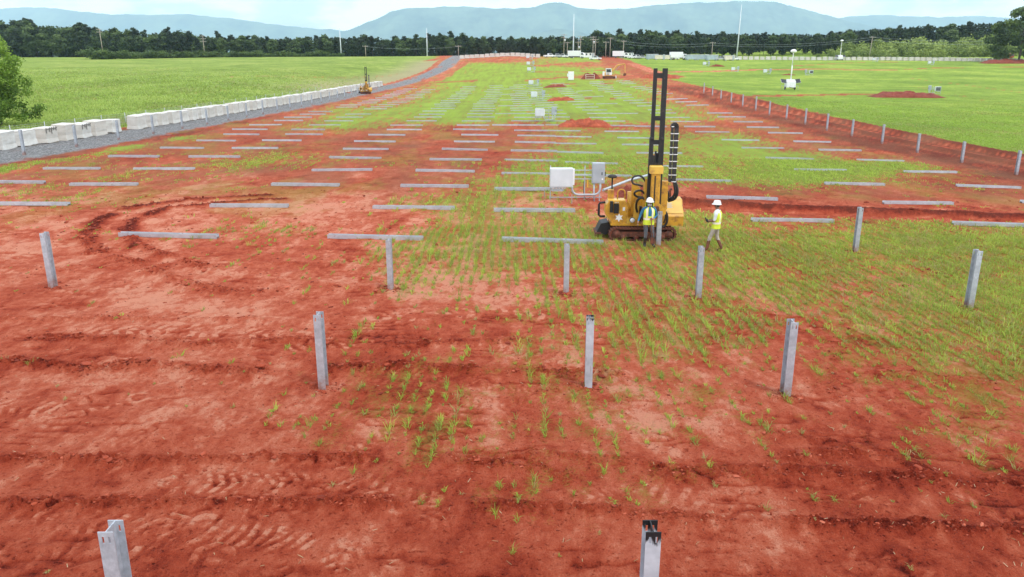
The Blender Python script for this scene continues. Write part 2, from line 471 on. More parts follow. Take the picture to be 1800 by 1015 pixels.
# imprints left by tracked machines: pixel polyline, half width, lug spacing, direction skew
TREADS = [([(360, 925), (480, 945), (545, 985), (560, 1040)], 0.30, 0.17, 0.25),
          ([(60, 905), (240, 930), (380, 975)], 0.27, 0.22, -0.5),
          ([(300, 850), (460, 850), (620, 838)], 0.27, 0.18, 0.4),
          ([(600, 835), (700, 868), (760, 880)], 0.27, 0.2, 0.4),
          ([(1490, 850), (1545, 880), (1575, 920)], 0.32, 0.2, 0.0),
          ([(-40, 715), (100, 722), (240, 700)], 0.3, 0.22, -0.4),
          ([(150, 585), (300, 580), (520, 590)], 0.45, 0.3, -0.4),
          ([(380, 625), (470, 612), (640, 600)], 0.4, 0.28, -0.5),
          ([(690, 920), (730, 985), (680, 1050)], 0.35, 0.2, 0.2),
          ([(0, 985), (110, 965), (260, 985)], 0.28, 0.2, 0.3),
          ([(680, 560), (820, 552), (960, 556)], 0.45, 0.3, 0.3)]
# bare strips farther off: pixel polyline, half width in metres, how bare, dark or pale
STRIPS = [([(1048, 96), (1072, 104), (1100, 116), (1132, 129), (1165, 134)], 7.0, 1.0, 0.35),
          ([(1110, 112), (1150, 127), (1230, 126), (1330, 123), (1450, 122), (1570, 124)], 2.6, 0.85, 0.95),
          ([(1400, 116), (1520, 110), (1600, 109)], 1.2, 0.6, 0.6), ([(1600, 138), (1700, 150), (1820, 166)], 0.7, 0.40, 0.5), ([(1350, 190), (1550, 205), (1800, 232)], 0.5, 0.22, 0.5), ([(1480, 150), (1600, 150), (1800, 190)], 0.8, 0.25, 0.5), ([(300, 137), (520, 136), (700, 131)], 1.6, 0.30, 0.4), ([(60, 180), (300, 168), (560, 150)], 1.0, 0.22, 0.4),
          ([(1560, 124), (1640, 120), (1800, 118)], 1.0, 0.6, 0.5),
          ([(800, 100), (850, 97.6), (950, 98), (1040, 99)], 9.0, 1.0, 0.55),
          ([(812, 104), (790, 118), (780, 132), (760, 143)], 3.2, 1.0, 0.7), ([(735, 148), (790, 145), (830, 143)], 2.5, 1.0, 0.35),
          ([(1065, 222), (1150, 225), (1260, 226), (1400, 224), (1500, 240)], 0.9, 1.0, 0.4),
          ([(1005, 172.5), (1080, 174), (1150, 174), (1200, 176)], 0.5, 1.0, 0.15),
          ([(935, 150), (1000, 148), (1140, 146)], 0.8, 0.8, 0.3), ([(930, 141), (1000, 136), (1080, 137), (1130, 134)], 2.0, 0.9, 0.4),
          ([(945, 116), (1000, 113), (1045, 110)], 2.5, 0.75, 0.6), ([(945, 127), (990, 127), (1060, 124)], 1.5, 0.55, 0.4),
          ([(1300, 170), (1400, 168), (1500, 166), (1560, 167), (1640, 168)], 1.7, 1.0, 0.3),
          ([(755, 107), (785, 101)], 2.5, 0.9, 0.5),
          ([(1170, 357), (1210, 362), (1300, 366), (1420, 371), (1560, 376), (1700, 381), (1900, 388)], 1.1, 1.0, 0.30)]
GRAVEL_X = (-41.6, -34.9)
def bend_at(Y): return 13.0 * smooth(195, 320, np.asarray(Y, float))
TRENCH = world_line([(1185, 362), (1260, 366), (1420, 373), (1560, 378), (1700, 383), (1950, 393)])
_ruts = [(world_line(p), hw, a) for p, hw, a in RUTS]
_tread = [(world_line(p), hw * 1.1, s, k, 1.0) for p, hw, s, k in TREADS]
_rt = random.Random(21)
for _ in range(46):
    y0 = _rt.uniform(7.2, 27) ; x0 = _rt.uniform(-0.62, 0.5) * y0; a = _rt.gauss(0, 0.35); l = _rt.uniform(1.2, 5.0); c = _rt.gauss(0, 0.12); p = []
    for i in range(6): p.append((x0, y0)); x0 += math.cos(a) * l / 5; y0 += math.sin(a) * l / 5; a += c
    _tread.append((np.array(p), _rt.uniform(0.2, 0.34), _rt.uniform(0.14, 0.24), _rt.uniform(-0.6, 0.6), _rt.uniform(0.25, 0.8)))
_strips = [(world_line(p), hw, b, tn) for p, hw, b, tn in STRIPS]

def surface(X, Y):
    """height above the smooth terrain, and what lies there, at every point"""
    X = np.asarray(X, float); Y = np.asarray(Y, float)
    zb = hbase(X, Y)
    px, py = project(X, Y, zb)
    wob = 18 * fbm(X / 2.5, Y / 5.0, 3, 40)
    cov = cov_grid(px + wob, py + 0.35 * wob * np.clip((py - 90) / 300, 0, 1))
    fieldL = smooth(-42.5, -44.5, X - bend_at(Y) + 0.8 * perlin(Y / 4, X / 9, 3)); 
    edgeR = 43.5 + 1.2 * perlin(Y / 6, X / 9, 4)
    fieldR = smooth(0, 1.5, X - edgeR) * (Y > 30)
    site_far = Y < 225
    cov = np.where(fieldL > 0.5, 1.0, cov)
    cov = np.where((fieldR > 0.5) & (Y > 40), 1.0, cov)
    # bare margins of the site: right trench and left edge
    band = smooth(31.5, 34.5, X + 1.2 * perlin(Y / 5, 0 * X, 5)) * (1 - fieldR) * smooth(40, 48, Y) * (1 - smooth(185, 200, Y))
    bandL = smooth(-31.5, -33.5, X + 1.5 * perlin(Y / 7, 0 * X, 6)) * (1 - fieldL) * smooth(30, 40, Y) * (1 - smooth(205, 230, Y))
    cov = cov * (1 - band) * (1 - bandL)
    tone = 0.55 + 0.42 * fbm(X / 5.0, Y / 8.0, 5, 50) + 0.26 * fbm(X / 1.0, Y / 1.7, 4, 60)
    tone += 0.20 * smooth(14, 22, Y) * (1 - smooth(45, 60, Y)) * (1 - smooth(2, 12, X)) - 0.07 * (1 - smooth(9, 14, Y))
    tone -= 0.42 * band + 0.20 * bandL
    loose = 0.4 * band * smooth(0.1, 0.5, fbm(X / 1.6, Y / 3, 3, 61)) + 0.0 * X
    lug = np.zeros_like(X); z = np.zeros_like(X)
    near = 1 - smooth(70, 110, Y)
    for pts, hw, amp in _ruts:
        m = (X > pts[:, 0].min() - 3) & (X < pts[:, 0].max() + 3) & (Y > pts[:, 1].min() - 3) & (Y < pts[:, 1].max() + 3)
        if not m.any(): continue
        x, y = X[m], Y[m]
        d, al = seg_dist(x, y, pts)
        d = d + 0.22 * hw * fbm(x / 0.5, y / 0.5, 2, 66) * 2
        ww = hw * (0.75 + 0.6 * perlin(al / 0.9, 0 * al, 67))
        k = amp * np.exp(-(d / np.maximum(ww, 0.05)) ** 2) * smooth(-0.55, 0.1, perlin(al / 1.4, 0 * al + 3, 68))
        loose[m] = np.maximum(loose[m], k)
    for pts, hw, sp, skew, st in _tread:
        m = (X > pts[:, 0].min() - 2) & (X < pts[:, 0].max() + 2) & (Y > pts[:, 1].min() - 2) & (Y < pts[:, 1].max() + 2)
        if not m.any(): continue
        x, y = X[m], Y[m]
        d, al = seg_dist(x, y, pts)
        sd = d * np.sign(np.sin(al * 0.0 + 1) + 0 * d) 
        ph = (al + skew * d + 0.035 * perlin(x / .35, y / .35, 69)) / sp
        bar = smooth(-0.55, 0.35, np.sin(2 * np.pi * ph))
        gap = 0.55 + 0.45 * smooth(-0.8, -0.35, np.cos(2 * np.pi * (d / (hw * 0.62) + 0.5 * np.floor(ph))))
        pads = bar * gap
        worn = smooth(-0.12, 0.26, fbm(x / 0.45, y / 0.40, 3, 70) + 0.45 * fbm(x / 1.6, y / 1.2, 2, 79)) * smooth(hw * 1.1, hw * 0.75, d + 0.25 * hw * perlin(x / .25, y / .25, 77)) * st
        worn = np.clip(worn, 0, 1)
        lug[m] = np.maximum(lug[m], pads * worn)
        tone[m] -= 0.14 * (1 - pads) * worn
        z[m] += (pads - 0.6) * 0.017 * worn
    strip_tone = tone.copy()
    for pts, hw, bare, tn in _strips:
        m = (X > pts[:, 0].min() - 3 * hw) & (X < pts[:, 0].max() + 3 * hw) & (Y > pts[:, 1].min() - 3 * hw) & (Y < pts[:, 1].max() + 3 * hw)
        if not m.any(): continue
        x, y = X[m], Y[m]
        d, al = seg_dist(x, y, pts)
        d = d + hw * 0.5 * fbm(x / (hw * 1.5), y / (hw * 1.5), 3, 71)
        k = smooth(hw * 1.15, hw * 0.75, d) * bare
        cov[m] *= 1 - k
        tone[m] = tone[m] * (1 - 0.75 * k) + tn * 0.75 * k
    # the long trench by the drill rig: a cut with a lip of spoil behind it
    trm = np.zeros_like(X)
    m = (Y > 28) & (Y < 48) & (X > 4)
    if m.any():
        x, y = X[m], Y[m]
        d, al = seg_dist(x, y, TRENCH)
        yy = np.interp(x, TRENCH[:, 0], TRENCH[:, 1])
        s = (y - yy) + 0.25 * fbm(x / 1.2, y / 2, 3, 72)
        on = smooth(TRENCH[0, 0] - 1.0, TRENCH[0, 0] + 0.8, x)
        lip = np.exp(-((s - 1.1) / 0.55) ** 2) * 0.34 * (0.75 + 0.5 * perlin(x / 2.2, 0 * x, 73)) * np.where(x < 11, 1.0, 0.5)
        cut = -0.16 * np.exp(-((s + 0.05) / 0.42) ** 2)
        z[m] += on * (lip + cut)
        loose[m] = np.maximum(loose[m], on * 0.5 * np.exp(-((s - 1.2) / 0.35) ** 2))
        cov[m] *= 1 - on * smooth(2.6, 1.4, np.abs(s - 0.6))
        trm[m] = on * smooth(5.5, 2.0, np.abs(s - 1.2))
        tone[m] += on * (0.45 * np.exp(-((s + 0.35) / 0.16) ** 2) + 0.35 * np.exp(-((s - 0.25) / 0.12) ** 2) - 0.30 * np.exp(-((s - 1.0) / 0.6) ** 2))
    # twin windrows of spoil along the right boundary
    rw = (1 - smooth(175, 190, Y)) * smooth(42, 50, Y)
    xo = X + 0.8 * perlin(Y / 22, 0 * X, 74) + 0.12 * perlin(X / .8, Y / 5, 174)
    for xc, hh, ww in ((38.9, 0.22, 0.6), (42.3, 0.36, 0.9)):
        rr = hh * np.exp(-((xo - xc) / ww) ** 2) * (0.9 + 0.25 * perlin(X / 3, Y / 14, 75)) * rw
        z += rr; loose = np.maximum(loose, 0.45 * np.clip(rr / hh, 0, 1))
    pale = (np.exp(-((xo - 40.0) / 0.30) ** 2) + np.exp(-((xo - 41.2) / 0.25) ** 2) + 0.7 * np.exp(-((xo - 37.6) / 0.3) ** 2)) * rw
    tone = tone + 0.55 * pale
    grav = smooth(GRAVEL_X[0] - .2, GRAVEL_X[0] + .4, X) * smooth(GRAVEL_X[1] + .5, GRAVEL_X[1] - .5, X - 0.6 * (1 - smooth(62, 90, Y)) + 1.3 * fbm(X / 1.5, Y / 2.5, 3, 76)) * smooth(35, 38, Y)
    bend = bend_at(Y)
    g2 = smooth(GRAVEL_X[0] - .2, GRAVEL_X[0] + .6, X - bend) * smooth(GRAVEL_X[1] + .8, GRAVEL_X[1] - .2, X - bend)
    grav = np.where(Y > 190, g2 * smooth(-0.6, -0.2, fbm(X / 3, Y / 9, 2, 78)), grav)
    cov = cov * (1 - grav) * np.where((Y > 225) & (X > -44 + bend) & (X < -30 + bend), 0.12, 1)
    tan_bank = smooth(-62, -46, X - bend) * smooth(-41, -43, X - bend) * smooth(165, 215, Y) * (1 - smooth(330, 380, Y))
    # relief
    z += near * (0.06 * fbm(X / 1.7, Y / 1.3, 4, 80) + 0.028 * fbm(X / 0.35, Y / 0.28, 3, 81) * (1 - smooth(25, 45, Y)))
    crumb = np.abs(fbm(X / 0.16, Y / 0.13, 2, 82))
    pit = np.abs(fbm(X / 0.42, Y / 0.30, 3, 83))
    z += np.clip(loose, 0, 1.2) * (0.035 + (0.15 * crumb + 0.12 * pit) * (1 - smooth(30, 60, Y)))
    z *= (1 - smooth(250, 400, Y))
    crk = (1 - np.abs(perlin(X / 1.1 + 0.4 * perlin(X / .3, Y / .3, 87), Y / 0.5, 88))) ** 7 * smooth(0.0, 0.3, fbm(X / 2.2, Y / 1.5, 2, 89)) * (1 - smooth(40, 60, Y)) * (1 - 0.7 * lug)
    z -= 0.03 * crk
    tone = tone - 0.36 * crk - 0.14 * smooth(36, 50, Y) * (1 - smooth(90, 110, Y))  # shadow lines painted into the soil tone along the cracks
    crust = smooth(0.08, 0.18, fbm(X / 1.1, Y / 2.2, 5, 84) + 0.35 * (tone - 0.6))
    tone = tone + 0.15 * crust + 0.22 * fbm(X / 0.2, Y / 0.3, 3, 85) + 0.24 * fbm(X / 0.45, Y / 0.9, 4, 86)
    tone = tone - (0.20 + 0.62 * smooth(24, 34, Y) * (X < 8)) * np.clip(loose, 0, 1) + 0.34 * np.clip(loose, 0, 1) * (crumb - 0.2) + 0.36 * lug
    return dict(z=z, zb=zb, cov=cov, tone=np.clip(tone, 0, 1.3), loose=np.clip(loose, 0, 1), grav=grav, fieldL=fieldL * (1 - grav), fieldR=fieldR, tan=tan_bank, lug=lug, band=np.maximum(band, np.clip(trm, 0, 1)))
def ground(X, Y):
    s = surface(np.array([X], float), np.array([Y], float))
    return float(s['zb'][0] + s['z'][0])

# ------------------------------------------------------------------ ground sheet
ys = [1.0, 2.0, 3.0, 4.0, 5.0, 5.7, 6.3]
while ys[-1] < 900:
    y = ys[-1]; ys.append(y + min(max(0.024, y * y / 5200.0), 4.5))
while ys[-1] < 29000: ys.append(ys[-1] * 1.25)
ys = np.array(ys); NC = 980
uu = np.linspace(-1, 1, NC)
GX = (3.0 + 0.74 * ys)[:, None] * uu[None, :]; GY = np.repeat(ys[:, None], NC, 1)
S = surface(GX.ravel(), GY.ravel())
GZ = S['zb'] + S['z']
gx, gy = GX.ravel(), GY.ravel()
# patchy growth: drilled rows run away from the camera, so coverage is broken up along X
rows = 0.5 + 0.5 * np.cos(2 * np.pi * (gx + 0.06 * perlin(gx / 2, gy / 3, 90)) / 0.27)
clump = fbm(gx / 0.55, gy / 0.8, 3, 91) + 0.55 * fbm(gx / 3.2, gy / 6.5, 3, 92)
fine = rng.random(len(gx)) - 0.5
cv = S['cov']
g_site = smooth(0.38, 0.78, cv * 1.04 + 0.42 * clump + 0.10 * (rows - 0.5) * (gy < 40) + 0.34 * fine)
g_site *= np.where(gy < 60, 0.45 + 0.55 * smooth(24, 55, gy), 1.0)      # near by, the blades themselves stand there
isf = np.maximum(S['fieldL'], S['fieldR'])
g_site = np.maximum(g_site, 0.26 * (1 - S['band']) * smooth(-0.05, 0.35, fbm(gx / 4.5, gy / 9, 4, 190) + 0.5 * fbm(gx / .7, gy / 1.4, 3, 191)) * smooth(26, 40, gy) * (S['grav'] < .3) * (1 - S['loose']))
grass = np.where(isf > 0.5, np.where(cv > 0.9, 1.0, smooth(0.3, 0.8, cv + 0.35 * clump)), g_site)
n_r, n_c = GX.shape
idx = np.arange(n_r * n_c, dtype=np.int32).reshape(n_r, n_c)
quads = np.stack([idx[:-1, :-1], idx[:-1, 1:], idx[1:, 1:], idx[1:, :-1]], -1).reshape(-1, 4)

m, t, b, o = new_mat('site_ground')
def attr(name):
    a = N(t, 'ShaderNodeAttribute', attribute_name=name); return a.outputs['Fac']
geo = N(t, 'ShaderNodeNewGeometry')
def pnoise(scale, detail=4, rough=0.55, sc=(1, 1, 1)):
    mpn = N(t, 'ShaderNodeMapping'); mpn.inputs['Scale'].default_value = sc
    n = N(t, 'ShaderNodeTexNoise', Scale=scale, Detail=detail, Roughness=rough)
    t.links.new(geo.outputs['Position'], mpn.inputs[0]); t.links.new(mpn.outputs[0], n.inputs['Vector'])
    return n.outputs['Fac']
# soil
nf = pnoise(9, 7, 0.75, (1, 0.6, 1)); nff = pnoise(48, 5, 0.75, (1, 0.7, 1)); nan = pnoise(3.2, 7, 0.75, (1, 0.45, 1))
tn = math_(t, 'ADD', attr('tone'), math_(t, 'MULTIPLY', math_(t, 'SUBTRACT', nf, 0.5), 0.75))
tn = math_(t, 'ADD', tn, math_(t, 'MULTIPLY', math_(t, 'SUBTRACT', nff, 0.5), 0.85))
tn = math_(t, 'ADD', tn, math_(t, 'MULTIPLY', math_(t, 'SUBTRACT', nan, 0.5), 0.5))
pits = ramp(t, [(0.60, (0, 0, 0)), (0.70, (1, 1, 1))], pnoise(17, 4, 0.6)).outputs[0]
tn = math_(t, 'SUBTRACT', tn, math_(t, 'MULTIPLY', pits, 0.30))
soil = ramp(t, [(0.0, (0.115, 0.012, 0.006)), (0.18, (0.27, 0.032, 0.014)), (0.44, (0.425, 0.068, 0.030)), (0.74, (0.56, 0.132, 0.068)), (1.0, (0.70, 0.280, 0.175))], tn).outputs[0]
specks = ramp(t, [(0.72, (0, 0, 0)), (0.77, (1, 1, 1))], pnoise(38, 2, 0.5)).outputs[0]
soil = mixc(t, math_(t, 'MULTIPLY', specks, 0.35), soil, (0.48, 0.27, 0.19))
# grass of the site, the meadow on the left and the sown field on the right
n_a = pnoise(0.16, 5, 0.6); n_b = pnoise(2.2, 5, 0.65); n_c2 = pnoise(0.05, 4, 0.6, (1, 1, 1)); n_str = pnoise(0.8, 5, 0.65, (1, 0.07, 1))
site_c = ramp(t, [(0.34, (0.19, 0.185, 0.042)), (0.48, (0.235, 0.315, 0.040)), (0.62, (0.28, 0.415, 0.046))], math_(t, 'ADD', math_(t, 'MULTIPLY', n_a, 0.4), math_(t, 'MULTIPLY', n_str, 0.6))).outputs[0]
site_c = mixc(t, math_(t, 'MULTIPLY', n_b, 0.42), site_c, (0.215, 0.215, 0.05))
mead = ramp(t, [(0.35, (0.150, 0.215, 0.036)), (0.50, (0.225, 0.305, 0.058)), (0.62, (0.30, 0.35, 0.085))], math_(t, 'ADD', math_(t, 'MULTIPLY', n_c2, 0.6), math_(t, 'MULTIPLY', n_a, 0.4))).outputs[0]
mead = mixc(t, math_(t, 'MULTIPLY', ramp(t, [(0.45, (0, 0, 0)), (0.7, (1, 1, 1))], n_b).outputs[0], 0.35), mead, (0.14, 0.20, 0.03))
n_w = pnoise(0.05, 5, 0.62, (0.7, 1, 1))
rf = ramp(t, [(0.36, (0.15, 0.235, 0.034)), (0.50, (0.205, 0.305, 0.042)), (0.64, (0.29, 0.37, 0.062))], n_w).outputs[0]
rf = mixc(t, math_(t, 'MULTIPLY', ramp(t, [(0.5, (0, 0, 0)), (0.75, (1, 1, 1))], pnoise(0.45, 6, 0.7)).outputs[0], 0.45), rf, (0.32, 0.30, 0.09))
gcol = mixc(t, attr('fieldL'), mixc(t, attr('fieldR'), site_c, rf), mead)
ff = ramp(t, [(0.34, (0.50, 0.54, 0.46)), (0.50, (0.95, 0.95, 0.95)), (0.66, (1.5, 1.36, 1.35))], math_(t, 'ADD', math_(t, 'MULTIPLY', pnoise(1.3, 6, 0.75), 0.55), math_(t, 'MULTIPLY', pnoise(0.28, 5, 0.7), 0.45))).outputs[0]
gcol = mixc(t, math_(t, 'ADD', attr('fieldL'), attr('fieldR'), True), gcol, mixc(t, 1.0, gcol, ff, 'MULTIPLY'))
gcol = mixc(t, math_(t, 'MULTIPLY', attr('tan'), 0.8), gcol, (0.34, 0.28, 0.17))
soil = mixc(t, attr('far_brown'), soil, (0.25, 0.115, 0.062))  # bare soil mixed towards a muted brown with distance
col = mixc(t, attr('grass'), soil, gcol)
# gravel
vor = N(t, 'ShaderNodeTexVoronoi', Scale=9.0); t.links.new(geo.outputs['Position'], vor.inputs['Vector'])
sepc = N(t, 'ShaderNodeSeparateColor'); t.links.new(vor.outputs['Color'], sepc.inputs[0])
gr = ramp(t, [(0.0, (0.12, 0.12, 0.122)), (0.5, (0.27, 0.268, 0.27)), (1.0, (0.50, 0.495, 0.49))], sepc.outputs[0]).outputs[0]
gr = mixc(t, math_(t, 'MULTIPLY', ramp(t, [(0.55, (0, 0, 0)), (0.72, (1, 1, 1))], pnoise(0.6, 5, 0.6)).outputs[0], 0.35), gr, (0.25, 0.11, 0.07))
col = mixc(t, attr('grav'), col, gr)
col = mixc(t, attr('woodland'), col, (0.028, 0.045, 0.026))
t.links.new(col, b.inputs['Base Color'])
b.inputs['Roughness'].default_value = 0.93
b.inputs['Specular IOR Level'].default_value = 0.08
hh = math_(t, 'ADD', math_(t, 'MULTIPLY', nf, 1.0), math_(t, 'MULTIPLY', nff, 0.6))
hh = math_(t, 'SUBTRACT', hh, math_(t, 'MULTIPLY', pits, 0.5))
hh = math_(t, 'ADD', hh, math_(t, 'MULTIPLY', vor.outputs['Distance'], math_(t, 'MULTIPLY', attr('grav'), -2.0)))
bump(t, b, hh, 1.0, 0.12)
M['ground'] = m
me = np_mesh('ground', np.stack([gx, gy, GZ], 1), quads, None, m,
             dict(far_brown=np.clip(0.38 + 0.6 * fbm(gx / 2.5, gy / 6, 4, 195), 0, 0.75) * smooth(30, 50, gy), woodland=np.maximum(smooth(545, 600, gy), smooth(440, 500, np.abs(gx))), grass=grass, tone=S['tone'], grav=S['grav'], fieldL=S['fieldL'], fieldR=S['fieldR'], tan=S['tan']), True)
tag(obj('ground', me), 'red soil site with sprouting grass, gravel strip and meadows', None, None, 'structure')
# ------------------------------------------------------------------ grass blades, straw, crumbs of soil
def leaf_mat(name, stops, trans=0.25, rough=0.6, obj_var=0.0):
    m, t, b, o = new_mat(name)
    a = N(t, 'ShaderNodeAttribute', attribute_name='tint').outputs['Fac']
    if obj_var:
        oi = N(t, 'ShaderNodeObjectInfo')
        a = math_(t, 'ADD', a, math_(t, 'MULTIPLY', math_(t, 'SUBTRACT', oi.outputs['Random'], 0.5), obj_var))
    c = ramp(t, stops, a).outputs[0]
    t.links.new(c, b.inputs['Base Color']); b.inputs['Roughness'].default_value = rough
    b.inputs['Specular IOR Level'].default_value = 0.25
    if trans:
        tr = N(t, 'ShaderNodeBsdfTranslucent'); t.links.new(c, tr.inputs['Color'])
        mxs = N(t, 'ShaderNodeMixShader'); mxs.inputs[0].default_value = trans
        t.links.new(b.outputs[0], mxs.inputs[1]); t.links.new(tr.outputs[0], mxs.inputs[2]); t.links.new(mxs.outputs[0], o.inputs[0])
    return m
M['grass'] = leaf_mat('grass_blade', [(0.0, (0.44, 0.34, 0.15)), (0.16, (0.38, 0.36, 0.11)), (0.3, (0.235, 0.285, 0.055)), (0.65, (0.31, 0.42, 0.056)), (1.0, (0.49, 0.58, 0.10))], 0.4)

def blades(P, n, h, spread, width, tint, lean=0.55, seg=True):
    """P (k,3) tuft feet; n blades each; returns verts, quads, tris, tint"""
    k = len(P); T = k * n
    base = np.repeat(P, n, 0)
    hh = np.repeat(h, n) * rng.uniform(0.45, 1.1, T)
    a = rng.uniform(0, 2 * np.pi, T); rr = np.sqrt(rng.random(T)) * np.repeat(spread, n)
    bx = base.copy(); bx[:, 0] += 0.4 * rr * np.cos(a); bx[:, 1] += 1.45 * rr * np.sin(a); bx[:, 2] -= 0.01
    la = a + rng.normal(0, 0.9, T); ln = np.abs(rng.normal(lean, 0.28, T))
    d = np.stack([np.cos(la), np.sin(la), 0 * la], 1)
    fa = rng.uniform(0, 2 * np.pi, T); w = np.repeat(width, n) * rng.uniform(0.6, 1.2, T)
    s = np.stack([np.cos(fa), np.sin(fa), 0 * fa], 1) * (w / 2)[:, None]
    up = np.array([0, 0, 1.0])
    mid = bx + d * (hh * ln * 0.35)[:, None] + up * (hh * 0.6)[:, None]
    tip = bx + d * (hh * ln * 1.05)[:, None] + up * (hh * np.clip(1 - 0.35 * ln, 0.35, 1))[:, None]
    V = np.stack([bx - s, bx + s, mid + s * 0.8, mid - s * 0.8, tip], 1).reshape(-1, 3)
    i = np.arange(T) * 5
    q = np.stack([i, i + 1, i + 2, i + 3], 1); tr = np.stack([i + 3, i + 2, i + 4], 1)
    tn = np.repeat(np.clip(np.repeat(tint, n) + rng.normal(0, 0.12, T), 0, 1), 5)
    return V, q, tr, tn
def merge(parts):
    V, Q, T3, A = [], [], [], []; o = 0
    for v, q, t3, a in parts:
        V.append(v); Q.append(q + o); T3.append(t3 + o); A.append(a); o += len(v)
    return np.concatenate(V), np.concatenate(Q), np.concatenate(T3), np.concatenate(A)
def site_tufts(y0, y1, row, step, keep):
    X = []; Y = []
    half = 3 + 0.72 * y1
    ny = int((y1 - y0) / step)
    xs = np.arange(-half, half, row)
    Xg, Yg = np.meshgrid(xs, y0 + (np.arange(ny) + 0.5) * step)
    Xg = Xg.ravel() + rng.normal(0, 0.018, Xg.size) + 0.05 * perlin(Yg.ravel() / 2.2, Xg.ravel() / 3, 93); Yg = Yg.ravel() + rng.uniform(-.5, .5, Yg.size) * step
    k = np.abs(Xg) < 3 + 0.72 * Yg
    Xg, Yg = Xg[k], Yg[k]
    s = surface(Xg, Yg)
    cl = fbm(Xg / 0.55, Yg / 0.8, 3, 91) + 0.55 * fbm(Xg / 3.2, Yg / 6.5, 3, 92)
    rowvar = 0.5 * perlin(Xg / row * 0.41 + 50, Yg / 5.5, 94)            # some rows came up better than others
    pr = np.clip(s['cov'] * 1.45 - 0.25 + 0.66 * cl + 0.75 * rowvar, 0, 1) * (s['cov'] > 0.03)
    pr = np.clip(pr - 0.55 * s['loose'] * (Yg < 30), 0.0, 1) + 0.012 * (s['grav'] < .1) * (Yg < 26)
    pr *= keep * (s['fieldL'] < 0.5) * (s['fieldR'] < 0.5)
    k = rng.random(len(Xg)) < pr
    return np.stack([Xg, Yg, (s['zb'] + s['z'])], 1)[k], pr[k], s['cov'][k]
parts = []
P, pr, cv_ = site_tufts(6.5, 16, 0.27, 0.075, 0.62)
big = np.clip((0.5 + 0.8 * pr) * rng.lognormal(0, 0.38, len(P)), 0.28, 2.0)
parts.append(blades(P, 17, 0.15 * big, 0.06 * big, 0.0100 + 0 * big, np.clip(rng.normal(0.52, 0.18, len(P)) - 0.30 * (pr < 0.1), 0, 1), 0.75))
n1 = len(P)
P, pr, cv_ = site_tufts(16, 32, 0.27, 0.11, 1.0)
big = np.clip((0.55 + 0.7 * pr) * rng.lognormal(0, 0.35, len(P)), 0.3, 1.9)
tint = np.clip(rng.normal(0.60, 0.19, len(P)) + 0.25 * fbm(P[:, 0] / 3, P[:, 1] / 4, 2, 95) - 0.36 * (rng.random(len(P)) < 0.26), 0, 1)
parts.append(blades(P, 15, 0.145 * big, 0.10 * big, 0.0155 + 0 * big, tint, 0.7))
n2 = len(P)
P, pr, cv_ = site_tufts(32, 62, 0.45, 0.24, 1.0)
big = np.clip(0.6 + 0.7 * pr + rng.normal(0, 0.25, len(P)), 0.3, 1.4)
tint = np.clip(rng.normal(0.72, 0.17, len(P)) + 0.25 * fbm(P[:, 0] / 5, P[:, 1] / 7, 2, 96) - 0.34 * (rng.random(len(P)) < 0.24), 0, 1)
parts.append(blades(P, 9, 0.16 * big, 0.24 * big, 0.034 + 0 * big, tint, 0.8))
V, Q, T3, A = merge(parts)
tag(obj('sprouting_grass', np_mesh('sprouting_grass', V, Q, T3, M['grass'], dict(tint=A))),
    'young green grass sprouting in drilled rows out of the red soil', 'grass', None, 'stuff')

# the long meadow grass on the left, beyond the white pallets
M['meadow'] = leaf_mat('meadow_blade', [(0.0, (0.42, 0.40, 0.17)), (0.3, (0.24, 0.32, 0.06)), (0.6, (0.36, 0.47, 0.10)), (1.0, (0.50, 0.60, 0.17))], 0.45)
n = 34000
Yt = 40 + 230 * rng.random(n) ** 1.35; Xt = -43.2 - (0.80 * Yt - 38) * rng.random(n)
s = surface(Xt, Yt)
k = s['fieldL'] > 0.6
Pm = np.stack([Xt, Yt, s['zb'] + s['z']], 1)[k]
hgt = (0.34 + 0.16 * fbm(Pm[:, 0] / 8, Pm[:, 1] / 12, 3, 97)) * (1 + 0.002 * Pm[:, 1])
V, Q, T3, A = blades(Pm, 3, hgt * (1 - smooth(150, 270, Pm[:, 1]) * 0.8), 0.4 + 0 * hgt, 0.05 + 0.0007 * Pm[:, 1], np.clip(0.5 + 0.6 * fbm(Pm[:, 0] / 14, Pm[:, 1] / 20, 3, 98) + rng.normal(0, .1, len(Pm)), 0, 1), 0.5)
tag(obj('meadow_grass', np_mesh('meadow_grass', V, Q, T3, M['meadow'], dict(tint=A))), 'long pale green meadow grass behind the white pallets', 'grass', None, 'stuff')

n = 42000
Yt = 44 + 130 * rng.random(n) ** 1.5; Xt = 43.5 + (0.74 * Yt - 30) * rng.random(n)
s = surface(Xt, Yt)
k = (s['fieldR'] > 0.6) & (s['cov'] > 0.7)
Pm = np.stack([Xt, Yt, s['zb'] + s['z']], 1)[k]
hgt = (0.17 + 0.10 * fbm(Pm[:, 0] / 5, Pm[:, 1] / 8, 3, 197)) * (1 - smooth(110, 175, Pm[:, 1]) * 0.8)
V, Q, T3, A = blades(Pm, 3, hgt, 0.35 + 0 * hgt, 0.035 + 0.0006 * Pm[:, 1], np.clip(0.45 + 0.6 * fbm(Pm[:, 0] / 9, Pm[:, 1] / 14, 3, 198) + rng.normal(0, .12, len(Pm)), 0, 1), 0.7)
M['field'] = leaf_mat('field_blade', [(0.0, (0.40, 0.36, 0.13)), (0.35, (0.27, 0.38, 0.06)), (1.0, (0.40, 0.54, 0.09))], 0.4)
tag(obj('field_grass', np_mesh('field_grass', V, Q, T3, M['field'], dict(tint=A))), 'short green grass of the field right of the boundary posts', 'grass', None, 'stuff')

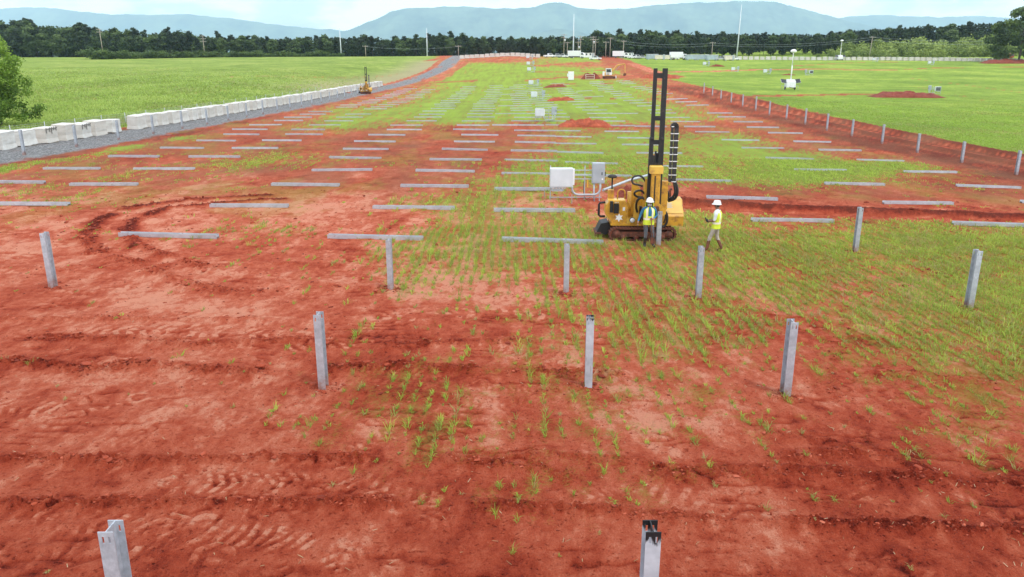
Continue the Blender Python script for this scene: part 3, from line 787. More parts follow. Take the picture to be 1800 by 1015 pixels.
# straw and dead stalks lying on the soil
n = 1700
Yt = 6.8 + 20 * rng.random(n) ** 1.5; Xt = (rng.random(n) * 2 - 1) * (2 + 0.7 * Yt)
k = rng.random(n) < np.clip(0.22 + 0.5 * smooth(0, 6, Xt), 0, 1); Xt, Yt = Xt[k], Yt[k]; n = len(Xt)
zz = np.zeros(n); s = surface(Xt, Yt); zz = s['zb'] + s['z'] + 0.008
a = rng.uniform(0, np.pi, n); l = rng.uniform(0.012, 0.05, n); wd = rng.uniform(0.002, 0.004, n)
dx, dy = np.cos(a) * l, np.sin(a) * l; ex, ey = -np.sin(a) * wd, np.cos(a) * wd; th = rng.uniform(0, 0.02, n)
V = np.stack([np.stack([Xt - dx - ex, Yt - dy - ey, zz], 1), np.stack([Xt + dx - ex, Yt + dy - ey, zz + th], 1), np.stack([Xt + dx + ex, Yt + dy + ey, zz + th], 1), np.stack([Xt - dx + ex, Yt - dy + ey, zz], 1), np.stack([Xt, Yt, zz + wd * 1.6 + th / 2], 1)], 1).reshape(-1, 3)
i = np.arange(n) * 5
T3 = np.concatenate([np.stack([i + p, i + q, i + 4], 1) for p, q in ((0, 1), (1, 2), (2, 3), (3, 0))])
M['straw'] = leaf_mat('dry_straw', [(0.0, (0.30, 0.18, 0.09)), (0.5, (0.45, 0.33, 0.18)), (1.0, (0.55, 0.46, 0.30))], 0.0, 0.9)
tag(obj('dry_straw', np_mesh('dry_straw', V, None, T3, M['straw'], dict(tint=np.repeat(rng.random(n), 5)))), 'bits of pale dry straw scattered on the red soil', 'straw', None, 'stuff')

# crumbs and clods
M['clod'] = leaf_mat('soil_clod', [(0.0, (0.15, 0.022, 0.010)), (0.5, (0.30, 0.055, 0.025)), (1.0, (0.48, 0.135, 0.075))], 0.0, 0.95)
n = 150000
Yt = 6.6 + 36 * rng.random(n) ** 1.7; Xt = (rng.random(n) * 2 - 1) * (2 + 0.7 * Yt)
s = surface(Xt, Yt)
pr = np.clip(s['loose'] * 1.25 - 0.18, 0, 1) ** 1.3 * np.clip(1.1 - Yt / 60, 0.2, 1) + 0.045
k = rng.random(n) < pr
Xt, Yt = Xt[k], Yt[k]; Zt = (s['zb'] + s['z'])[k]; lo = s['loose'][k]; n = len(Xt)
ico = np.array([(0, 0, 1), (.89, 0, .45), (.28, .85, .45), (-.72, .53, .45), (-.72, -.53, .45), (.28, -.85, .45), (.72, .53, -.45), (-.28, .85, -.45), (-.89, 0, -.45), (-.28, -.85, -.45), (.72, -.53, -.45), (0, 0, -1)])
icf = np.array([(0, 1, 2), (0, 2, 3), (0, 3, 4), (0, 4, 5), (0, 5, 1), (1, 6, 2), (2, 7, 3), (3, 8, 4), (4, 9, 5), (5, 10, 1), (2, 6, 7), (3, 7, 8), (4, 8, 9), (5, 9, 10), (1, 10, 6), (6, 11, 7), (7, 11, 8), (8, 11, 9), (9, 11, 10), (10, 11, 6)])

for px, py in ((569, 682), (1034, 679), (1380, 693), (94, 506), (687, 509), (995, 515), (1227, 524), (1702, 542), (1503, 443)):
    qx, qy = hit(px, py); kq = 90; aq = rng.uniform(0, 6.28, kq); dq = 0.09 + np.abs(rng.normal(0, 0.13, kq))
    ax, ay = qx + dq * np.cos(aq) * 1.2, qy + dq * np.sin(aq); sq_ = surface(ax, ay)
    Xt = np.r_[Xt, ax]; Yt = np.r_[Yt, ay]; Zt = np.r_[Zt, sq_['zb'] + sq_['z']]; lo = np.r_[lo, np.full(kq, 0.9)]
n = len(Xt)
sz = np.clip(rng.lognormal(math.log(0.014), 0.6, n), 0.005, 0.075) * (0.7 + 0.5 * lo) * np.clip(Yt / 12, 0.8, 2.6)
sq = rng.uniform(0.45, 1.0, (n, 1, 3)) * np.array([1.3, 1.0, 0.6])
V = ico[None] * (sz[:, None] * rng.uniform(0.7, 1.25, (n, 12)))[:, :, None] * sq
an = rng.uniform(0, 6.28, n); c_, s_ = np.cos(an)[:, None], np.sin(an)[:, None]
V = np.stack([V[..., 0] * c_ - V[..., 1] * s_, V[..., 0] * s_ + V[..., 1] * c_, V[..., 2]], -1) + np.stack([Xt, Yt, Zt + sz * 0.1], 1)[:, None, :]
T3 = (np.arange(n)[:, None, None] * 12 + icf[None]).reshape(-1, 3)
tn_ = np.repeat(np.clip(rng.normal(0.34, 0.2, n), 0, 1), 12)
tag(obj('soil_clods', np_mesh('soil_clods', V.reshape(-1, 3), None, T3, M['clod'], dict(tint=tn_))), 'crumbs and clods of red soil along the machine ruts', 'soil', None, 'stuff')
print('COUNTS tufts', n1, n2, 'clods', n)
# ------------------------------------------------------------------ driven steel posts
def h_section(mb, w_, dep, L_, th=0.012, slots=True):
    """an upright wide-flange pile: two flanges with bolt slots at the head, one web"""
    for y0, y1 in ((-dep / 2, -dep / 2 + th), (dep / 2 - th, dep / 2)):
        if slots:
            a, b_ = L_ - 0.13, L_ - 0.055
            mb.box(-w_ / 2, w_ / 2, y0, y1, -0.4, a); mb.box(-w_ / 2, w_ / 2, y0, y1, b_, L_)
            xs = [-w_ / 2, -0.045, -0.022, 0.022, 0.045, w_ / 2]
            for i in (0, 2, 4): mb.box(xs[i], xs[i + 1], y0, y1, a, b_)
        else: mb.box(-w_ / 2, w_ / 2, y0, y1, -0.4, L_)
    mb.box(-th / 2, th / 2, -dep / 2 + th, dep / 2 - th, -0.4, L_)
    return mb
def painted_head_mat(lo_, rust=False):
    m, t, b, o = new_mat('steel_with_black_head')
    n1 = noise(t, 5, 5); n2 = noise(t, 16, 5, 0.65, sc=(1, 1, 0.35))
    c = ramp(t, [(0.3, (0.34, 0.37, 0.41)), (0.7, (0.53, 0.57, 0.62))], n1).outputs[0]
    tcn = N(t, 'ShaderNodeTexCoord'); sp = N(t, 'ShaderNodeSeparateXYZ'); t.links.new(tcn.outputs['Generated'], sp.inputs[0])
    z = math_(t, 'ADD', sp.outputs[2], math_(t, 'MULTIPLY', math_(t, 'SUBTRACT', n2, 0.5), 0.16))
    f = ramp(t, [(lo_, (0, 0, 0)), (lo_ + 0.03, (1, 1, 1))], z).outputs[0]
    if rust:
        r1 = ramp(t, [(0.60, (0, 0, 0)), (0.68, (1, 1, 1))], noise(t, 9, 5, 0.6, sc=(1.6, 1, 0.12))).outputs[0]
        c = mixc(t, math_(t, 'MULTIPLY', r1, math_(t, 'LESS_THAN', sp.outputs[2], 0.62)), c, (0.30, 0.13, 0.06))
    t.links.new(mixc(t, f, c, (0.012, 0.012, 0.014)), b.inputs['Base Color'])
    b.inputs['Roughness'].default_value = 0.5; b.inputs['Metallic'].default_value = 0.25
    return m
M['black_head'] = painted_head_mat(0.925)
M['stained'] = painted_head_mat(0.975, True)
def post_at(X, Y, top_z, label, group, w_=0.165, dep=0.205, mat='steel', slots=True, rz=0.0):
    if mat == 'steel': mat = 'post_steel'
    g = ground(X, Y); L_ = max(top_z - g, 0.8)
    o = h_section(MB(), w_, dep, L_, 0.012, slots).build('steel_post', M[mat], None, (X, Y, g), rz)
    return tag(o, label, 'post', group)
GP = 'steel posts driven upright into the soil'
_b = hit(1033, 678); YA = _b[1] - 7.25
for px, lab, mt in ((194, 'pale grey steel post nearest the camera, cut by the lower left edge', 'steel'),
                    (1146, 'steel post with black painted head, nearest the camera at the lower edge', 'black_head')):
    zt = z_at(YA, 925); post_at(x_at(px, YA, zt), YA, zt, lab, GP, 0.158, 0.225, mt)
for px, py, pt, lab, mt in ((569, 682, 551, 'tall steel post standing alone on bare soil left of the mottled post', 'steel'),
                        (1034, 679, 557, 'mottled steel post with dark stained head and rust streak at mid frame', 'stained'),
                        (1380, 693, 564, 'grey steel post right of the mottled post, tuft of grass at foot', 'steel'),
                        (94, 506, 409, 'steel post leaning slightly at the far left of bare soil', 'steel'),
                        (687, 509, 421, 'steel post below a lying beam, forming a T on bare soil', 'steel'),
                        (995, 515, 430, 'steel post below a lying beam, forming a T among sprouting grass', 'steel'),
                        (1227, 524, 434, 'grey steel post standing just below the man in khaki trousers', 'steel'),
                        (1702, 542, 440, 'dark edged steel post in grass near the right edge', 'steel'),
                        (1503, 443, 365, 'steel post in front of the long red trench on the right', 'steel')):
    X, Y = hit(px, py); post_at(X, Y, z_at(Y, pt), lab, GP, 0.142, 0.225, mt, True, R(random.uniform(-4, 4)))
# the post the rig is driving
PX, PY = 5.42, 28.80
post_at(PX, PY, ground(PX, PY) + 1.28, 'steel post held upright in the jaws of the drill rig', GP)
# the row along the right boundary
_r = [(1786, 308, 265), (1690, 286, 249), (1612, 269, 235), (1550, 253, 219), (1497, 240, 210), (1453, 230, 200), (1415, 219, 191), (1382, 210, 184), (1352, 203, 178),
      (1328, 195, 170), (1305, 188, 166), (1285, 181, 163), (1267, 175, 158), (1252, 169, 152), (1237, 165, 146)]
for k, (px, py, pt) in enumerate(_r):
    Y = 36.3 * F / (px - CX) * 1.0; X = 36.3
    X, Y = hit(px, py) if k < 2 else (36.3, hit(px, py)[1])
    X = x_at(px, Y, ground(X, Y))
    post_at(X, Y, z_at(Y, pt), 'steel post along the right hand spoil bank, %s from the right edge' % ordinal(k), 'steel posts along the right boundary', 0.165, 0.2, 'steel', False)
Y = 59.5; k = 0
while Y < 200:
    X = -36.2; g = ground(X, Y); px, _ = project(X, Y, g)
    post_at(X, Y, g + 1.85 + random.uniform(-.08, .12), 'steel post in the gravel strip beside the pallets, %s from the front' % ordinal(k), 'steel posts in the gravel strip', 0.165, 0.2, 'steel', False)
    Y += 7.35; k += 1

# ------------------------------------------------------------------ beams lying on the ground
def beam_mesh():
    mb = MB(); L_, w_, dep, th = 1.0, 0.155, 0.21, 0.012      # unit length along X, on its side: flanges upright
    for y0, y1 in ((-dep / 2, -dep / 2 + th), (dep / 2 - th, dep / 2)): mb.box(-L_ / 2, L_ / 2, y0, y1, 0, w_)
    mb.box(-L_ / 2, L_ / 2, -dep / 2 + th, dep / 2 - th, w_ / 2 - th / 2, w_ / 2 + th / 2)
    return mb.mesh('steel_beam', M['steel'])
def beam_len_mesh(L_):
    mb = MB(); w_, dep, th = 0.155, 0.21, 0.012
    for y0, y1 in ((-dep / 2, -dep / 2 + th), (dep / 2 - th, dep / 2)): mb.box(-L_ / 2, L_ / 2, y0, y1, 0, w_)
    mb.box(-L_ / 2, L_ / 2, -dep / 2 + th, dep / 2 - th, w_ / 2 - th / 2, w_ / 2 + th / 2)
    return mb.mesh('steel_beam', M['steel'])
_bm = [beam_len_mesh(l) for l in (3.62, 3.7, 3.78)]
BROWS = [
 [(206, 417, 388, 419), (574, 419, 746, 422), (886, 424, 1056, 429)],
 [(-20, 361, 125, 362), (366, 364, 511, 364), (657, 365, 797, 370), (871, 372, 1008, 373), (1323, 390, 1463, 389), (1682, 396, 1815, 400)],
 [(-38, 321, 81, 324), (119, 327, 247, 326), (477, 326, 597, 328), (706, 329, 822, 330), (873, 335, 988, 336), (1243, 348, 1365, 353), (1553, 359, 1674, 360), (1795, 358, 1910, 359)],
 [(76, 297, 177, 299), (237, 299, 341, 298), (550, 301, 653, 301), (733, 302, 832, 303), (884, 306, 985, 308), (1007, 309, 1105, 311), (1182, 318, 1286, 319), (1450, 325, 1554, 326), (1685, 328, 1789, 332)],
 [(188, 276, 283, 278), (332, 277, 422, 278), (580, 278, 669, 280), (757, 281, 845, 284), (891, 282, 977, 285), (997, 287, 1082, 289), (1145, 293, 1232, 294), (1397, 299, 1487, 301), (1588, 303, 1682, 305)],
 [(279, 261, 361, 262), (408, 262, 489, 262), (603, 263, 683, 264), (778, 264, 856, 265), (900, 266, 977, 268), (979, 268, 1060, 271), (1120, 270, 1198, 271), (1348, 279, 1428, 281), (1508, 282, 1587, 284)],
 [(343, 248, 417, 249), (460, 248, 531, 249), (623, 249, 695, 251), (799, 250, 869, 251), (906, 251, 976, 253), (977, 253, 1046, 254), (1092, 255, 1165, 256), (1305, 261, 1377, 262), (1441, 265, 1512, 266)],
 [(391, 237, 458, 238), (502, 237, 567, 238), (648, 238, 712, 239), (811, 238, 876, 239), (912, 239, 974, 241), (976, 241, 1039, 242), (1085, 243, 1150, 244), (1272, 247, 1331, 248), (1394, 250, 1461, 251)]]
YROW0 = 29.6
rows_w = []
for rw in BROWS:
    cur = []
    for x0, y0, x1, y1 in rw:
        Xa, Ya = hit(x0, y0); Xb, Yb = hit(x1, y1)
        Ym = (Ya + Yb) / 2; Xm = x_at((x0 + x1) / 2, Ym, float(hbase((Xa + Xb) / 2, Ym)))
        cur.append((Xm, Ym, max(-0.06, min(0.06, math.atan2(Yb - Ya, Xb - Xa)))))
    rows_w.append(cur)
ylast = np.mean([c[1] for c in rows_w[-1]])
colx = [-28.6, -21.9, -11.6, -4.4, 1.7, 5.8, 12.2, 21.9, 29.6]
Y = ylast + 7.35; i = 0
while Y < 222:
    cur = []
    for q, cx in enumerate(colx):
        if q == 0 and Y > 150: cx = -27.5
        if rng.random() < 0.05: continue
        cur.append((cx + rng.normal(0, 0.35), Y + rng.normal(0, 0.35), rng.normal(0, 0.022)))
        if q in (3, 6) and i % 3 == 1: cur.append((cx + 3.9, Y + rng.normal(0, 0.3), rng.normal(0, 0.015)))
    rows_w.append(cur); Y += 7.35; i += 1
GB = 'steel beams laid out in rows on the ground'
for r_, cur in enumerate(rows_w):
    cur.sort()
    for c_, (X, Y, a) in enumerate(cur):
        ground_kind = 'grass' if surface(np.array([X]), np.array([Y]))['cov'][0] > 0.45 else 'red soil'
        o = obj('steel_beam', random.choice(_bm), None, (X, Y, 0), a)
        g0, g1 = ground(X - 1.5, Y), ground(X + 1.5, Y)
        o.location.z = (g0 + g1) / 2 - (0.0 if Y < 45 else 0.05 if ground_kind == 'grass' else 0.012)
        o.rotation_euler = (R(random.uniform(-3, 3)), -math.atan2(g1 - g0, 3.0), a)
        tag(o, 'grey steel beam on %s, %s row back, %s from left' % (ground_kind, ordinal(r_), ordinal(c_)), 'beam', GB)

# ------------------------------------------------------------------ wrapped pallets
def wrap_mat():
    m, t, b, o = new_mat('white_stretch_wrap')
    n1 = noise(t, 1.6, 5); n2 = noise(t, 1.0, 6, 0.6, sc=(0.6, 0.6, 14)); n3 = noise(t, 2.2, 6, 0.7, sc=(1, 1, 0.5))
    oi = N(t, 'ShaderNodeObjectInfo')
    c = ramp(t, [(0.3, (0.50, 0.48, 0.44)), (0.7, (0.66, 0.65, 0.62))], n1).outputs[0]
    c = mixc(t, math_(t, 'MULTIPLY', ramp(t, [(0.42, (1, 1, 1)), (0.55, (0, 0, 0))], n2).outputs[0], 0.35), c, (0.46, 0.43, 0.38))
    c = mixc(t, math_(t, 'MULTIPLY', ramp(t, [(0.58, (0, 0, 0)), (0.75, (1, 1, 1))], n3).outputs[0], 0.4), c, (0.36, 0.30, 0.22))
    c = mixc(t, math_(t, 'MULTIPLY', oi.outputs['Random'], 0.5), c, (0.50, 0.44, 0.37))
    t.links.new(c, b.inputs['Base Color']); b.inputs['Roughness'].default_value = 0.45
    bump(t, b, n2, 0.5, 0.03)
    return m
M['wrap'] = wrap_mat()
M['torn'] = paint('torn_dark_wrap', (0.15, 0.14, 0.125), 0.6)
def pallet(seed, torn=False):
    r_ = random.Random(seed)
    t_ = thing('wrapped_pallet', '', 'pallet')
    lx, ly, h0, h1 = 0.62, r_.uniform(0.92, 1.0), 0.13, r_.uniform(1.36, 1.52)
    # wrapped load: four courses, each a little off the one below, rounded shoulders, a loose skirt
    mb = MB(); rings = []
    zs = [h0 + 0.02, h0 + 0.3, 0.6, 0.85, 1.1, 1.25, h1 - 0.06, h1]
    for i, z in enumerate(zs):
        g = 0.06 if i == 0 else (-0.05 if i == len(zs) - 1 else r_.uniform(-0.012, 0.01))
        ring = []
        for (sx, sy) in ((-1, -1), (-.33, -1), (.33, -1), (1, -1), (1, -.6), (1, -.2), (1, .2), (1, .6), (1, 1), (.33, 1), (-.33, 1), (-1, 1), (-1, .6), (-1, .2), (-1, -.2), (-1, -.6)):
            cut = 0.985 if abs(sx) == 1 and abs(sy) == 1 else 1
            zz = z if i else z - r_.uniform(0, 0.1)
            ring.append(((lx + g) * sx * cut + r_.uniform(-.008, .008), (ly + g) * sy * cut + r_.uniform(-.014, .014), zz + r_.uniform(-.012, .012) * (i == len(zs) - 1)))
        rings.append(ring)
    vs = [p for q in rings for p in q]; n = 16
    fs = [(i * n + k, i * n + (k + 1) % n, (i + 1) * n + (k + 1) % n, (i + 1) * n + k) for i in range(len(zs) - 1) for k in range(n)]
    vs.append((0, 0, h1 + 0.02)); fs += [((len(zs) - 1) * n + k, (len(zs) - 1) * n + (k + 1) % n, len(vs) - 1) for k in range(n)]
    mb.add(vs, fs); mb.build('wrapped_load', M['wrap'], t_)
    sk = MB()
    for x in (-0.55, 0, 0.55): sk.box(x - 0.05, x + 0.05, -0.95, 0.95, 0.0, 0.10)
    for y in (-0.8, -0.3, 0.3, 0.8): sk.box(-0.64, 0.64, y - 0.09, y + 0.09, 0.10, 0.125)
    sk.build('skid', M['wood'], t_)
    if torn:
        tm = MB()
        for k in range(5):
            y = -0.75 + k * 0.36 + r_.uniform(-.1, .1); l = r_.uniform(0.25, 0.6)
            tm.box(lx + 0.03, lx + 0.045, y - 0.05, y + 0.05, 1.38 - l, 1.40)
        tm.box(lx + 0.028, lx + 0.04, -0.9, 0.9, 1.24, 1.31)
        tm.build('torn_wrap', M['torn'], t_)
    return t_
_pal = [pallet(1), pallet(2), pallet(3), pallet(6), pallet(7)]; _paltorn = pallet(4, True)
used = set()
def place_pallet(proto, x, y, rz, label, group):
    o = proto if proto.name not in used else copy_tree(proto)
    used.add(proto.name)
    o.location = (x, y, ground(x, y) - 0.03); o.rotation_euler = (R(random.uniform(-1.5, 1.5)), R(random.uniform(-2.5, 2.5)), rz)
    o['label'] = label; o['group'] = group
    return o
Y = 56.0; k = 0
while Y < 238:
    if not 83.5 < Y < 86.5:
        X = -41.2 + random.uniform(-.12, .12) + float(bend_at(Y)) * 0.9
        dark = k in (5, 7)
        place_pallet(_paltorn if dark else _pal[k % 5], X, Y, R(random.uniform(-4, 4)) - math.atan(float(bend_at(Y + 2) - bend_at(Y)) / 2) + (0.09 if k == 9 else 0),
                     'white wrapped pallet%s in the gravel row, %s from the front' % (' with dark torn wrap' if dark else '', ordinal(k)), 'white wrapped pallets along the gravel strip')
        k += 1
    Y += 3.0 + random.uniform(-.15, .25)
# far right row
k = 0
px = 1300.0
while px < 1812:
    py = float(np.interp(px, [1300, 1440, 1560, 1700, 1800], [105.3, 106.2, 106.5, 108.0, 110.0]))
    X, Y = hit(px, py)
    place_pallet(_pal[k % 5], X, Y, math.pi / 2 + R(random.uniform(-5, 5)), 'white wrapped pallet in the far row beyond the right field, %s from the left' % ordinal(k), 'white wrapped pallets beyond the right field')
    px += 2.72 * F / Y; k += 1
for k in range(16):
    px = 812 + k * 8.9; py = float(np.interp(px, [812, 860, 900, 945], [98.6, 97.0, 96.6, 97.0]))
    Y = 352.0; X = (px - CX) / F * Y * 0.96
    place_pallet(_pal[k % 5], X, Y, math.pi / 2 + R(random.uniform(-4, 4)), 'white wrapped pallet on the distant crest of red soil, %s from the left' % ordinal(k), 'white wrapped pallets on the crest')

# ------------------------------------------------------------------ wire fence and silt fence behind the pallets
fx = thing('wire_fence', 'thin wire mesh fence on grey posts behind the white pallets', 'fence', (-45.0, 80, ground(-45, 80)))
ys_f = np.arange(56, 196, 5.5); base = fx.location
pm = MB().tube([(0, 0, -0.3), (0, 0, 1.45)], 0.035, 6).mesh('fence_post', M['fence_steel'])
pts = []
for y in ys_f:
    x = -45.0 + float(bend_at(y)); z = ground(x, y); pts.append((x, y, z))
    obj('fence_post', pm, fx, (x - base.x, y - base.y, z - base.z))
wm = MB()
for h in (0.15, 0.4, 0.65, 0.9, 1.15, 1.35):
    wm.tube([(x - base.x, y - base.y, z - base.z + h) for x, y, z in pts], 0.008, 3, False)
for a_, b_ in zip(pts[:12], pts[1:13]):
    for q in range(22):
        f = q / 22; p = [a_[i] + (b_[i] - a_[i]) * f - base[i] for i in range(3)]
        wm.tube([(p[0], p[1], p[2] + 0.12), (p[0], p[1], p[2] + 1.35)], 0.005, 3, False)
wm.build('wire', M['fence_steel'], fx)
g = ground(-42.3, 85)
sf = thing('silt_fence', 'short strip of black silt fence in the gap between pallets', 'fence', (-42.3, 85, g))
mb = MB(); n = 12; vs = []; fs = []
for i in range(n + 1):
    y = -1.9 + 3.8 * i / n; dx = 0.06 * math.sin(i * 1.7)
    vs += [(dx, y, 0.0), (dx + 0.02, y, 0.0), (dx + 0.02, y, 0.78 + 0.03 * math.sin(i * 2.3)), (dx, y, 0.78 + 0.03 * math.sin(i * 2.3))]
for i in range(n):
    for k in range(4): fs.append((i * 4 + k, i * 4 + (k + 1) % 4, i * 4 + 4 + (k + 1) % 4, i * 4 + 4 + k))
mb.add(vs, fs).build('fabric', M['rubber'], sf)
for y in (-1.8, 0, 1.8): MB().box(0.03, 0.07, y - 0.02, y + 0.02, -0.2, 0.9).build('stake', M['wood'], sf)

# ------------------------------------------------------------------ combiner box racks
def rack(label, simple=False):
    t_ = thing('combiner_rack', label, 'electrical rack')
    for x in (0.06, 1.75, 2.5): MB().box(x - 0.025, x + 0.025, -0.025, 0.025, -0.3, 1.68).build('upright', M['conduit'], t_)
    for z in (1.46, 1.22, 1.03, 0.12): MB().box(0.0, 2.60, -0.07, -0.028, z - 0.02, z + 0.02).build('strut', M['conduit'], t_)
    b1 = MB().bbox(0.02, 1.14, -0.40, -0.075, 0.68, 1.60, 0.025).build('inverter_box', M['cabinet'], t_)
    MB().bbox(0.05, 1.08, -0.415, -0.401, 0.72, 1.56, 0.006).build('cover', M['cabinet'], b1)
    MB().box(1.142, 1.22, -0.36, -0.10, 0.78, 1.55).build('heat_sink', M['white'], b1)
    for x in (0.2, 0.34, 0.48, 0.64, 0.78): MB().tube([(x, -0.24, 0.68), (x, -0.24, 0.56)], 0.04, 8).build('cable_gland', M['white'], b1)
    MB().box(0.12, 0.66, -0.32, -0.14, 0.46, 0.53).build('wireway', M['conduit'], t_)
    b2 = MB().bbox(2.08, 2.70, -0.30, -0.075, 0.85, 1.85, 0.02).build('disconnect_box', M['cabinet_dark'], t_)
    MB().bbox(2.12, 2.66, -0.314, -0.301, 0.89, 1.81, 0.006).build('door', M['cabinet_dark'], b2)
    MB().box(2.702, 2.75, -0.22, -0.16, 1.20, 1.40).build('handle', M['black'], b2)
    MB().box(2.54, 2.58, -0.33, -0.315, 1.26, 1.40).build('latch', M['black'], b2)
    MB().box(2.55, 2.62, -0.318, -0.3145, 1.02, 1.10).build('sticker', M['white'], b2)
    cp = [(1.12, -0.24, 0.70)]
    for q in range(7):
        a = math.pi + q * math.pi / 12; cp.append((1.42 + 0.30 * math.cos(a), -0.24, 0.58 + 0.30 * math.sin(a)))
    for q in range(7):
        a = -math.pi / 2 + q * math.pi / 12; cp.append((2.20 + 0.30 * math.cos(a), -0.24, 0.58 + 0.30 * math.sin(a)))
    cp.append((2.50, -0.24, 0.86))
    cp[0] = (1.12, -0.24, 0.72)
    MB().tube(cp, 0.052, 8).build('conduit', M['conduit'], t_)
    MB().tube([(2.2, -0.2, 0.86), (2.2, -0.2, 0.3), (2.24, -0.15, -0.1)], 0.045, 8).build('riser', M['conduit'], t_)
    MB().tube([(1.70, -0.15, 0.95), (1.68, -0.2, 0.5), (1.72, -0.22, 0.2), (1.85, -0.3, 0.04), (2.02, -0.25, 0.16)], 0.014, 5).build('loose_cable', M['rubber'], t_)
    return t_
rk = rack('grey combiner rack with two cabinets and U conduit left of the drill rig')
GR = 'combiner racks standing in the field'
rspots = [(965, 351, 2.65), (940, 214, 2.65), (933, 177, 2.65), (929, 153, 2.65), (926.5, 128, 2.65), (925.5, 117, 2.65), (925, 105, 2.65)]
rlab = ['', 'combiner rack beside the bright orange soil heap, second rack back', 'combiner rack beside the smaller red soil heap, third rack back', 'pale combiner rack on far grass, fourth rack back, right of the centre strip',
        'tiny combiner rack on the green slope, fifth rack back', 'tiny combiner rack on the brown streaked slope, sixth rack back', 'tiny combiner rack on the bare red crest, farthest back']
for k, (px, py, _) in enumerate(rspots):
    X, Y = hit(px, py)
    o = rk if k == 0 else copy_tree(rk)
    o.location = (X, Y, ground(X + 1.2, Y)); o['group'] = GR
    if k: o['label'] = rlab[k]
# racks in the right field, some seen from behind
def back_panel(root):
    MB().box(0.1, 1.06, -0.074, -0.06, 0.75, 1.5).build('dark_back', M['solar'], root)
first_back = None
for px, py, lab, back in ((1341, 131, 'pale combiner rack by the pink dirt track in the right field', 0), (1285, 127, 'small combiner rack near the dirt track, left of the light tower', 0),
                          (1235, 117, 'small combiner rack left of a brown soil patch, far right field', 0), (1415, 133, 'combiner rack with dark back panel just right of the near light tower', 1),
                          (1632, 166, 'combiner rack with dark back panel behind the red soil mound', 1), (1630, 115, 'white combiner rack near the far pallet row', 0), (1533, 109, 'low pale combiner rack near the far pallet row, by the leaning pole', 0),
                          (1757, 109.5, 'white combiner rack beside the far red spoil heap', 0)):
    X, Y = hit(px, py)
    if back and first_back is not None: o = copy_tree(first_back)
    else: o = copy_tree(rk)
    if back and first_back is None: back_panel(o); first_back = o
    o.rotation_euler = (0, 0, math.pi if back else 0.1)
    o.location = (X + (2.6 if back else 0), Y, ground(X + 1.2, Y)); o['label'] = lab; o['group'] = GR
for px, py, h, mt, lab in ((1033, 330, 0.5, 'stake', 'short yellow marker stake behind the near combiner rack'), (957, 347, 0.4, 'pale_wood', 'short wooden stake at the left foot of the near combiner rack'),
                           (1005, 358, 0.45, 'pale_wood', 'wooden survey stake in front of the near combiner rack'), (1299, 236, 0.6, 'stake', 'small orange stake on red soil left of the boundary posts')):
    X, Y = hit(px, py); g = ground(X, Y)
    tag(MB().box(-0.025, 0.025, -0.012, 0.012, -0.1, h, None, 0.9).build('marker_stake', M[mt], None, (X, Y, g), 0.2), lab, 'stake', 'marker stakes')
X, Y = hit(1000, 141.5); g = ground(X, Y)
cb = thing('equipment_cabinet', 'tall white cabinet standing in grass left of the small excavator', 'cabinet', (X, Y, g))
MB().bbox(-0.2, 1.35, -0.5, 0.5, 0.1, 2.35, 0.03).build('housing', M['white'], cb)
MB().box(-0.15, 1.3, -0.52, -0.502, 0.25, 2.2).build('door', M['white'], cb)
MB().box(-0.5, -0.2, -0.3, 0.3, 1.0, 1.8).build('side_box', M['white'], cb); MB().box(-0.15, 1.3, -0.45, 0.45, -0.1, 0.1).build('plinth', M['mud'], cb)
# grey pipe lying across the spoil beside the rack
X, Y = hit(1060, 338); X2, Y2 = hit(1145, 322)
o = MB().tube([(0, 0, 0.12), ((X2 - X) * .5, (Y2 - Y) * .5, 0.32), (X2 - X, Y2 - Y, 0.36)], 0.07, 8).build('conduit_pipe', M['conduit'], None, (X, Y, ground(X, Y)))
tag(o, 'long grey pipe resting across the spoil behind the drill rig', 'pipe')

# ------------------------------------------------------------------ heaps of soil
def heap(px0, px1, py, hgt, label, bright, seed, depth=0.5, peaks=3):
    r_ = np.random.default_rng(seed)
    X0, Y0 = hit(px0, py); X1, _ = hit(px1, py)
    w_ = (X1 - X0); cx = (X0 + X1) / 2; d = max(w_ * depth, 1.2)
    nx, ny = 64, 28
    u = np.linspace(-1, 1, nx); v = np.linspace(-1, 1, ny); U, V = np.meshgrid(u, v)
    x = cx + U * w_ / 2; y = Y0 + d / 2 + V * d / 2
    ridge = 0.55 + 0.45 * np.interp(U, np.linspace(-1, 1, 2 * peaks + 1), np.r_[0.2, np.ravel([[r_.uniform(.75, 1.0), r_.uniform(.25, .6)] for _ in range(peaks)])])
    prof = np.clip(1 - np.abs(U) ** 2.6, 0, 1) * np.clip(1 - np.abs(V) ** 1.7, 0, 1)
    z = hgt * ridge * prof ** 0.7 * (0.85 + 0.5 * fbm(U * 4 + seed, V * 2.5, 4, 110)) - 0.05 - 0.25 * (prof < 0.01)
    z = z + 0.10 * hgt * fbm(U * 14 + seed, V * 7, 3, 111) * prof
    gz = hbase(x, y); c0 = float(hbase(cx, Y0))
    ix = np.arange(nx * ny).reshape(ny, nx)
    q = np.stack([ix[:-1, :-1], ix[:-1, 1:], ix[1:, 1:], ix[1:, :-1]], -1).reshape(-1, 4)
    me = np_mesh('soil_heap', np.stack([x - cx, y - Y0, gz - c0 + z], -1).reshape(-1, 3), q, None, M['heap_bright' if bright else 'heap_dark'], None, True)
    return tag(obj('soil_heap', me, None, (cx, Y0, c0)), label, 'soil heap', 'heaps of dug soil')
